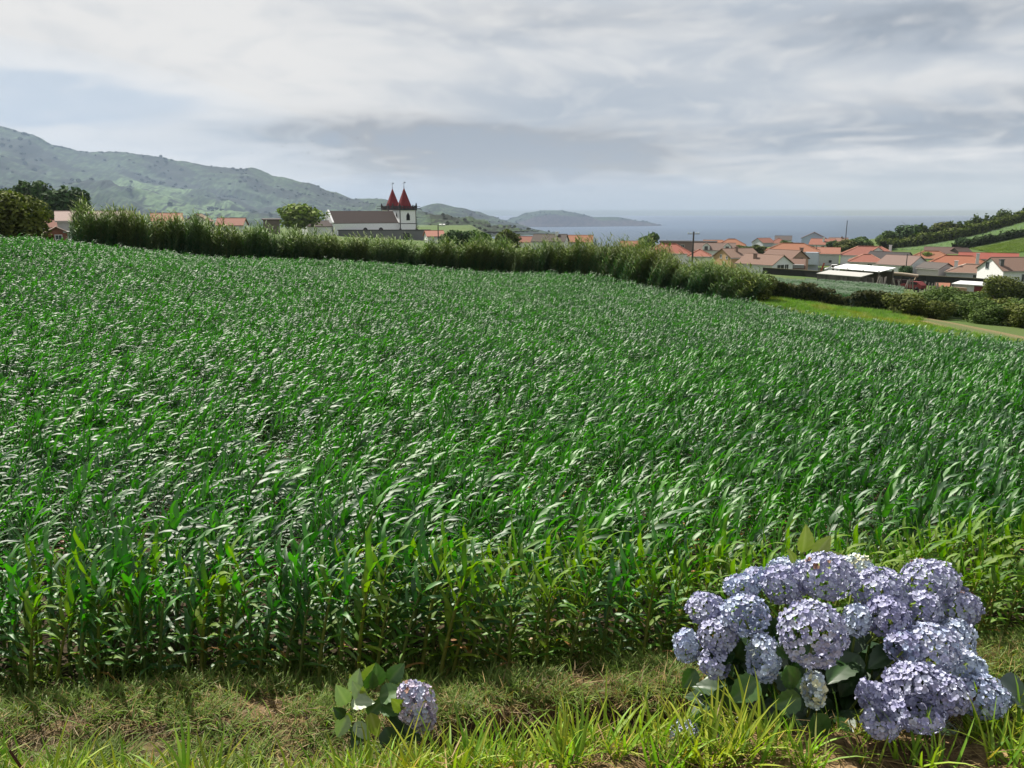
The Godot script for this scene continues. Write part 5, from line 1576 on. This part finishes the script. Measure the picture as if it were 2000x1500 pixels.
func big_leaf(length: float, width: float, col: Color, vein: Color, curl: float) -> G:       # lies along +x, faces +y
	var g := G.new()
	var rows := 12
	for k in rows + 1:
		var t := k / float(rows)
		var w := width * 0.5 * pow(sin(pow(t, 0.64) * PI), 0.95) + 0.001
		for s in 7:
			var u := (s - 3) / 3.0
			var edge_t := 1.0 + (0.10 if k % 2 == 0 else -0.03) * (1.0 if absf(u) > 0.9 else 0.0)
			var rib := absf(sin((t * 8.0 - absf(u) * 1.6) * PI))
			var y := absf(u) * w * 0.32 - curl * length * t * t - 0.012 * length * (1.0 - rib)
			g.add(Vector3(length * (t + 0.05 * absf(u) * sin(t * PI)), y, u * w * edge_t), vein if s == 3 else col.lerp(vein, 0.7 * (1.0 - smoothstep(0.0, 0.45, rib))))
	g.grid(6, rows, 0)
	return g

func flower_head(bush: Node3D, at: Vector3, rx: float, ry: float, tint: Array, hole, single_count: int, s: int, label := "", size := 0.0116, density := 3.2) -> void:
	# at: centre in the bush's own axes; hole: direction without florets (an opened head), or null
	rng.seed = s
	var rest := G.new()
	var found := []
	var rz := (rx + ry) * 0.5
	var n := int(3400.0 * (rx * ry + rx * rz + ry * rz) * density) + 50
	for k in n:
		var y := 1.0 - 2.0 * (k + 0.5) / n
		var a := k * 2.39996 + rng.randf() * 0.3
		var d := Vector3(sqrt(1.0 - y * y) * cos(a), y, sqrt(1.0 - y * y) * sin(a))
		if hole != null and d.dot(hole.normalized()) > 0.66: continue
		if hole == null and d.dot(Vector3(0, -0.62, -0.78)) > 0.78: continue
		var depth := 1.0 - 0.30 * rng.randf() * rng.randf()
		var p := at + d * Vector3(rx, ry, rz) * depth * (0.94 + 0.12 * noise.get_noise_3d(d.x * 45.0 + s * 37.0, d.y * 45.0, d.z * 45.0))
		var up := (d / Vector3(rx, ry, rz)).normalized()
		up = (up + Vector3(rng.randfn(), rng.randfn(), rng.randfn()) * 0.25).normalized()
		var b := Basis(Quaternion(Vector3.UP, up)) * Basis(Vector3.UP, rng.randf() * TAU)
		var which: int = tint[rng.randi() % tint.size()]
		if tint.has(7) and which == 7 and (d.y < 0.55 or rng.randf() < 0.6): which = 0
		found.append([up.z * depth + 0.25 * up.y, Transform3D(b.scaled(Vector3.ONE * size * rng.randf_range(0.7, 1.35)), p), which * 3 + rng.randi() % 3])
	found.sort_custom(func(q, w): return q[0] > w[0])
	for k in range(single_count, found.size()): rest.join(floret_g[found[k][2]], found[k][1])
	var head := part("flower_head", rest.mesh(mats["petal"]), bush)
	if label: head.set_meta("label", label)
	for k in mini(single_count, found.size()):
		var o := part("floret", floret_m[found[k][2]], head)
		o.transform = found[k][1]

var floret_g := []
var floret_m := []
var leaf_m := []

func leaf_at(bush: Node3D, at: Vector3, dir: Vector3, face: Vector3, which: int, size: float, label := "") -> void:
	var x := dir.normalized()
	var z := x.cross(face).normalized()
	var o := part("leaf", leaf_m[which], bush)
	o.transform = Transform3D(Basis(x, z.cross(x), z).scaled(Vector3.ONE * size), at)
	if label: o.set_meta("label", label)

func stem(bush: Node3D, from: Vector3, to: Vector3, r := 0.005) -> void:
	var g := G.new()
	g.tube([from, from.lerp(to, 0.55) + Vector3(0, 0.05, 0), to], [r * 1.3, r, r * 0.8], 6, Color(0.13, 0.17, 0.04))
	part("stem", g.mesh(mats["bark"]), bush)

func build_hydrangeas() -> void:
	for k in 10:
		for v in 3:
			var g := floret(petal_colour(k), k * 3 + v)
			floret_g.append(g)
			floret_m.append(g.mesh(mats["petal"]))
	leaf_m = [big_leaf(0.14, 0.095, Color(0.020, 0.052, 0.014), Color(0.035, 0.075, 0.02), 0.18).mesh(mats["shrub_leaf"]), big_leaf(0.14, 0.10, Color(0.045, 0.105, 0.022), Color(0.09, 0.15, 0.045), 0.12).mesh(mats["shrub_leaf"]), big_leaf(0.15, 0.085, Color(0.24, 0.29, 0.045), Color(0.34, 0.37, 0.11), 0.10).mesh(mats["shrub_leaf"]), big_leaf(0.15, 0.11, Color(0.055, 0.085, 0.075), Color(0.10, 0.13, 0.11), 0.2).mesh(mats["shrub_leaf"]), big_leaf(0.15, 0.085, Color(0.27, 0.34, 0.20), Color(0.36, 0.42, 0.26), 0.10).mesh(mats["shrub_leaf"])]  # darkest copy has bush shade in its colour, yellow and pale ones backlight
	# ---- the big bush at the lower right
	var root := ground(1.22, 2.78)
	var bush := thing("hydrangea_bush", "big hydrangea bush heavy with lavender flower heads at the lower right", "hydrangea", root)
	var lav := [0, 0, 1, 2]
	var pale := [3, 4, 4, 2]
	var blu := [3, 0, 3, 4]
	var heads := [
		[1.14, 1.46, 3.02, 0.085, 0.055, pale, null], [1.06, 1.43, 2.84, 0.085, 0.078, lav, null], [1.21, 1.375, 2.80, 0.115, 0.092, [0, 0, 1, 2, 0, 2, 7], null], [1.43, 1.45, 3.02, 0.068, 0.060, [5, 6, 4], null], [0.99, 1.45, 2.94, 0.052, 0.040, blu, null],
		[0.74, 1.48, 2.74, 0.078, 0.062, lav, null], [0.90, 1.44, 2.84, 0.072, 0.048, blu, null], [0.85, 1.44, 2.62, 0.090, 0.074, blu, Vector3(-0.1, 0.35, 1.0)], [0.76, 1.53, 2.64, 0.075, 0.066, lav, null], [0.66, 1.61, 2.70, 0.048, 0.066, blu, null],
		[0.75, 1.62, 2.60, 0.062, 0.060, lav, Vector3(0.9, 0.1, 0.6)], [0.89, 1.55, 2.52, 0.062, 0.090, pale, Vector3(-1.0, 0.1, 0.25)], [1.04, 1.43, 2.47, 0.118, 0.118, lav, null], [1.27, 1.47, 2.64, 0.052, 0.060, pale, null], [1.42, 1.44, 2.80, 0.104, 0.092, lav, null],
		[1.38, 1.46, 2.64, 0.082, 0.076, [1, 0, 1], null], [1.67, 1.44, 2.90, 0.118, 0.080, [0, 2, 2, 0, 1, 7], null], [1.76, 1.53, 2.84, 0.086, 0.080, [0, 2, 1, 0, 7], null], [1.57, 1.49, 2.76, 0.074, 0.068, lav, null], [1.66, 1.57, 2.68, 0.076, 0.074, pale, null],
		[1.49, 1.53, 2.54, 0.108, 0.092, [2, 3, 0], null], [1.385, 1.51, 2.52, 0.064, 0.056, [0, 1, 3], Vector3(-0.8, -0.2, 0.7)], [1.62, 1.60, 2.54, 0.076, 0.062, pale, null], [1.25, 1.63, 2.42, 0.062, 0.060, [1, 1, 0], Vector3(0.3, 0.8, -0.4)], [1.38, 1.58, 2.40, 0.112, 0.074, lav, Vector3(-0.2, -0.5, 1.0)],
		[1.63, 1.65, 2.44, 0.098, 0.072, blu, null], [1.22, 1.65, 2.30, 0.062, 0.054, lav, Vector3(0.2, 1.0, 0.2)], [1.35, 1.63, 2.32, 0.090, 0.060, lav, Vector3(0.0, 1.0, 0.4)], [1.46, 1.59, 2.36, 0.072, 0.068, [0, 1, 2], null], [1.03, 1.60, 2.40, 0.038, 0.068, [5, 6, 5, 4], Vector3(-0.9, 0.0, 0.5)]]
	for k in heads.size():
		var h: Array = heads[k]
		var at := Vector3(h[0], EYE - h[1], -h[2]) - root
		flower_head(bush, at, h[3], h[4], h[5], h[6], 10 if k != 12 else 22, 900 + k)
		stem(bush, Vector3(rng.randf_range(-0.12, 0.12), 0.0, rng.randf_range(-0.08, 0.08)), at - Vector3(0, h[4] * 0.3, 0))
	rng.seed = 4711
	for k in 90:  # near-black leaves filling the hollow, its shade put into their colour
		var q := Vector3(rng.randf_range(0.80, 1.45), EYE - rng.randf_range(1.54, 2.0), -rng.randf_range(2.56, 2.82)) - root
		leaf_at(bush, q, Vector3(rng.randf_range(-1, 1), rng.randf_range(-1.2, 0.0), rng.randf_range(-0.2, 0.8)), Vector3(0, 1, 0.4), 0, rng.randf_range(0.8, 1.25))
	for k in 120:
		var a := rng.randf() * TAU
		var u := rng.randf_range(-0.9, 0.75)
		var q := Vector3(cos(a) * sqrt(1.0 - u * u) * 0.50, 0.34 + u * 0.27, sin(a) * sqrt(1.0 - u * u) * 0.26) * rng.randf_range(0.75, 1.0) + Vector3(0.02, 0.03, 0.02)
		var out := Vector3(q.x, 0.0, q.z).normalized()
		leaf_at(bush, q * 0.85, out + Vector3(rng.randf_range(-0.5, 0.5), rng.randf_range(-0.7, 0.3), rng.randf_range(-0.5, 0.5)), Vector3(0, 1, 0) + out * 0.6, 0 if rng.randf() < 0.75 else 1, rng.randf_range(0.8, 1.25))
	for h in [[1.19, 1.370, 3.0, Vector3(0.05, 1, 0.1), Vector3(0.2, 0.1, 1), 2, 0.83], [1.24, 1.385, 3.0, Vector3(0.55, 0.8, 0), Vector3(-0.3, 0.4, 1), 2, 0.72], [1.26, 1.405, 2.98, Vector3(1, 0.45, 0.1), Vector3(0, 0.7, 0.7), 2, 0.68], [1.21, 1.415, 2.98, Vector3(0.8, 0.15, 0.5), Vector3(0, 1, 0.3), 2, 0.58], [1.16, 1.415, 3.0, Vector3(-0.4, 0.9, 0), Vector3(0.4, 0.3, 1), 2, 0.43],
		[0.78, 1.66, 2.52, Vector3(-0.2, -1, 0.25), Vector3(-0.2, 0.3, 1), 0, 1.15], [0.86, 1.60, 2.46, Vector3(-0.9, -0.5, 0.3), Vector3(-0.1, 0.6, 0.8), 1, 0.9], [0.99, 1.63, 2.40, Vector3(-1.0, -0.25, 0.1), Vector3(0, 0.5, 1), 1, 0.75], [1.02, 1.66, 2.36, Vector3(0.35, -1, 0.1), Vector3(0.3, 0.3, 1), 1, 0.9], [0.92, 1.48, 2.50, Vector3(0.7, -0.5, 0.3), Vector3(0.2, 0.5, 1), 1, 0.6], [0.95, 1.53, 2.44, Vector3(0.2, -1, 0.2), Vector3(0.2, 0.2, 1), 1, 0.7], [0.88, 1.72, 2.46, Vector3(-0.5, -0.7, 0.2), Vector3(0, 0.4, 1), 0, 1.0], [0.68, 1.66, 2.62, Vector3(-0.5, -0.6, 0.3), Vector3(0, 0.5, 1), 1, 0.6],
		[1.70, 1.60, 2.46, Vector3(0.75, -0.62, 0.2), Vector3(0.35, 0.8, 0.5), 3, 1.15, "grey green shiny leaf hanging at the right of the bush"]]:
		leaf_at(bush, Vector3(h[0], EYE - h[1], -h[2]) - root, h[3], h[4], h[5], h[6], h[7] if h.size() > 7 else "")
	# ---- the small plant left of the middle
	root = ground(-0.52, 2.92)
	bush = thing("hydrangea_plant", "small hydrangea with one drooping lilac flower head and pale leaves, left of the middle", "hydrangea", root)
	var at := Vector3(-0.372, EYE - 1.90, -2.75) - root
	flower_head(bush, at, 0.080, 0.092, [8, 9, 8, 2], null, 24, 990, "", 0.0108, 2.8)
	flower_head(bush, at + Vector3(-0.025, 0.060, 0.0), 0.054, 0.040, [7, 9, 8, 7], null, 3, 991, "withered brown crown of the flower head", 0.0108)
	flower_head(bush, at + Vector3(0.022, -0.052, 0.012), 0.050, 0.050, [8, 0, 8], null, 4, 992, "", 0.0118)
	stem(bush, Vector3(0.05, 0.0, 0.05), at)
	stem(bush, Vector3(-0.06, -0.02, 0.0), Vector3(-0.105, 0.26, 0.10))
	stem(bush, Vector3(0.0, -0.02, 0.0), Vector3(0.02, 0.27, 0.04))
	for h in [[-0.66, 1.93, 2.80, Vector3(-0.25, 0.9, 0.3), Vector3(0.5, 0.2, 1), 4, 0.75], [-0.63, 1.90, 2.82, Vector3(0.15, 1, 0.0), Vector3(-0.3, 0.1, 1), 4, 0.75], [-0.64, 1.91, 2.78, Vector3(1, 0.25, 0.3), Vector3(-0.1, 0.8, 0.6), 4, 0.70], [-0.60, 1.87, 2.86, Vector3(0.5, 0.85, 0), Vector3(0, 0.4, 1), 2, 0.63], [-0.55, 1.88, 2.84, Vector3(0.1, 1, 0), Vector3(0.7, 0.1, 0.8), 1, 0.75], [-0.53, 1.90, 2.80, Vector3(0.9, 0.5, 0.2), Vector3(-0.3, 0.8, 0.6), 1, 0.79], [-0.52, 1.92, 2.78, Vector3(0.9, -0.1, 0.4), Vector3(0, 0.9, 0.5), 1, 0.70], [-0.56, 1.94, 2.76, Vector3(0.3, -0.9, 0.3), Vector3(0, 0.3, 1), 2, 0.68], [-0.65, 1.95, 2.76, Vector3(-0.35, -0.7, 0.2), Vector3(0, 0.4, 1), 4, 0.68], [-0.62, 1.97, 2.74, Vector3(0.6, -0.5, 0.3), Vector3(0, 0.7, 0.7), 4, 0.60], [-0.48, 1.95, 2.78, Vector3(0.7, -0.5, 0.3), Vector3(0, 0.6, 0.8), 0, 0.75], [-0.50, 1.99, 2.74, Vector3(0.4, -0.6, 0.4), Vector3(0, 0.6, 0.8), 0, 0.82], [-0.45, 2.00, 2.76, Vector3(0.9, -0.3, 0.4), Vector3(0, 0.7, 0.7), 0, 0.75], [-0.58, 2.00, 2.78, Vector3(-0.4, -0.4, 0.6), Vector3(0, 0.8, 0.6), 0, 0.75], [-0.50, 1.87, 2.86, Vector3(0.6, 0.7, -0.2), Vector3(0.2, 0.6, 0.8), 1, 0.68], [-0.57, 1.91, 2.80, Vector3(-0.2, 0.8, 0.4), Vector3(-0.5, 0.3, 0.9), 2, 0.60]]:
		leaf_at(bush, Vector3(h[0], EYE - h[1], -h[2]) - root, h[3], h[4], h[5], h[6])  # pale and yellow leaf copies carry the backlight in their colour
	rng.seed = 808
	for k in 14:
		leaf_at(bush, Vector3(rng.randf_range(-0.66, -0.42), EYE - rng.randf_range(1.88, 2.06), -rng.randf_range(2.72, 2.88)) - root, Vector3(rng.randf_range(-0.9, 0.9), rng.randf_range(0.2, 1.2), rng.randf_range(-0.2, 0.5)), Vector3(rng.randf_range(-0.5, 0.5), 0.4, 0.8), [0, 1, 2, 1, 4][rng.randi() % 5], rng.randf_range(0.45, 0.75))
	# ---- the little one beside the big bush
	root = ground(0.66, 2.5)
	bush = thing("hydrangea_plant", "low hydrangea shoot with small lilac heads in the grass, left of the big bush", "hydrangea", root)
	flower_head(bush, Vector3(0.59, EYE - 1.745, -2.36) - root, 0.050, 0.048, [2, 2, 0, 4], null, 14, 995)
	flower_head(bush, Vector3(0.70, EYE - 1.765, -2.34) - root, 0.034, 0.032, [4, 3, 2], null, 6, 996)
	for h in [[0.63, 1.77, 2.38, Vector3(0.1, 1, 0.1), Vector3(0, 0.2, 1), 1, 0.7], [0.67, 1.79, 2.36, Vector3(0.6, 0.8, 0.1), Vector3(-0.2, 0.4, 1), 1, 0.8], [0.74, 1.79, 2.38, Vector3(0.9, 0.5, 0.1), Vector3(0, 0.6, 0.8), 1, 0.7], [0.76, 1.80, 2.38, Vector3(0.4, 0.9, 0), Vector3(0.3, 0.2, 1), 1, 0.6]]:
		leaf_at(bush, Vector3(h[0], EYE - h[1], -h[2]) - root, h[3], h[4], h[5], h[6])


func build_birds() -> void:
	rng.seed = 31
	var spots := [Vector3(-63.8, 15.0, -150.0)]
	for k in 16: spots.append(Vector3(-36.0 + rng.randfn() * 4.6, 12.2 + rng.randfn() * 1.5, -150.0 + rng.randfn() * 6.0))
	for k in spots.size():
		var g := G.new()
		var up := rng.randf_range(0.1, 0.5)
		g.tube([Vector3(-0.16, 0, 0), Vector3(-0.08, 0.02, 0), Vector3(0.06, 0.01, 0), Vector3(0.2, 0, 0)], [0.012, 0.045, 0.04, 0.008], 6, Color(0.02, 0.02, 0.022))
		for s in [-1.0, 1.0]:
			g.quad(Vector3(-0.07, 0.02, s * 0.03), Vector3(-0.04, 0.02 + up * 0.14, s * 0.18), Vector3(0.07, 0.02 + up * 0.14, s * 0.2), Vector3(0.06, 0.01, s * 0.03), Color(0.02, 0.02, 0.022))
			g.tri(Vector3(-0.04, 0.02 + up * 0.14, s * 0.18), Vector3(0.10, 0.02 + up * 0.10, s * 0.38), Vector3(0.07, 0.02 + up * 0.14, s * 0.2), Color(0.02, 0.02, 0.022))
		for q in g.v.size(): g.v[q] *= 0.6
		var o := single("bird", g.mesh(mats["bark"]), "lone dark bird high over the long green hill" if k == 0 else "tiny dark bird of the flock below the grey cloud, left of the spires", "bird", "", spots[k])
		o.rotation.y = rng.randf() * TAU
		if k > 0: o.set_meta("group", "birds of the distant flock")
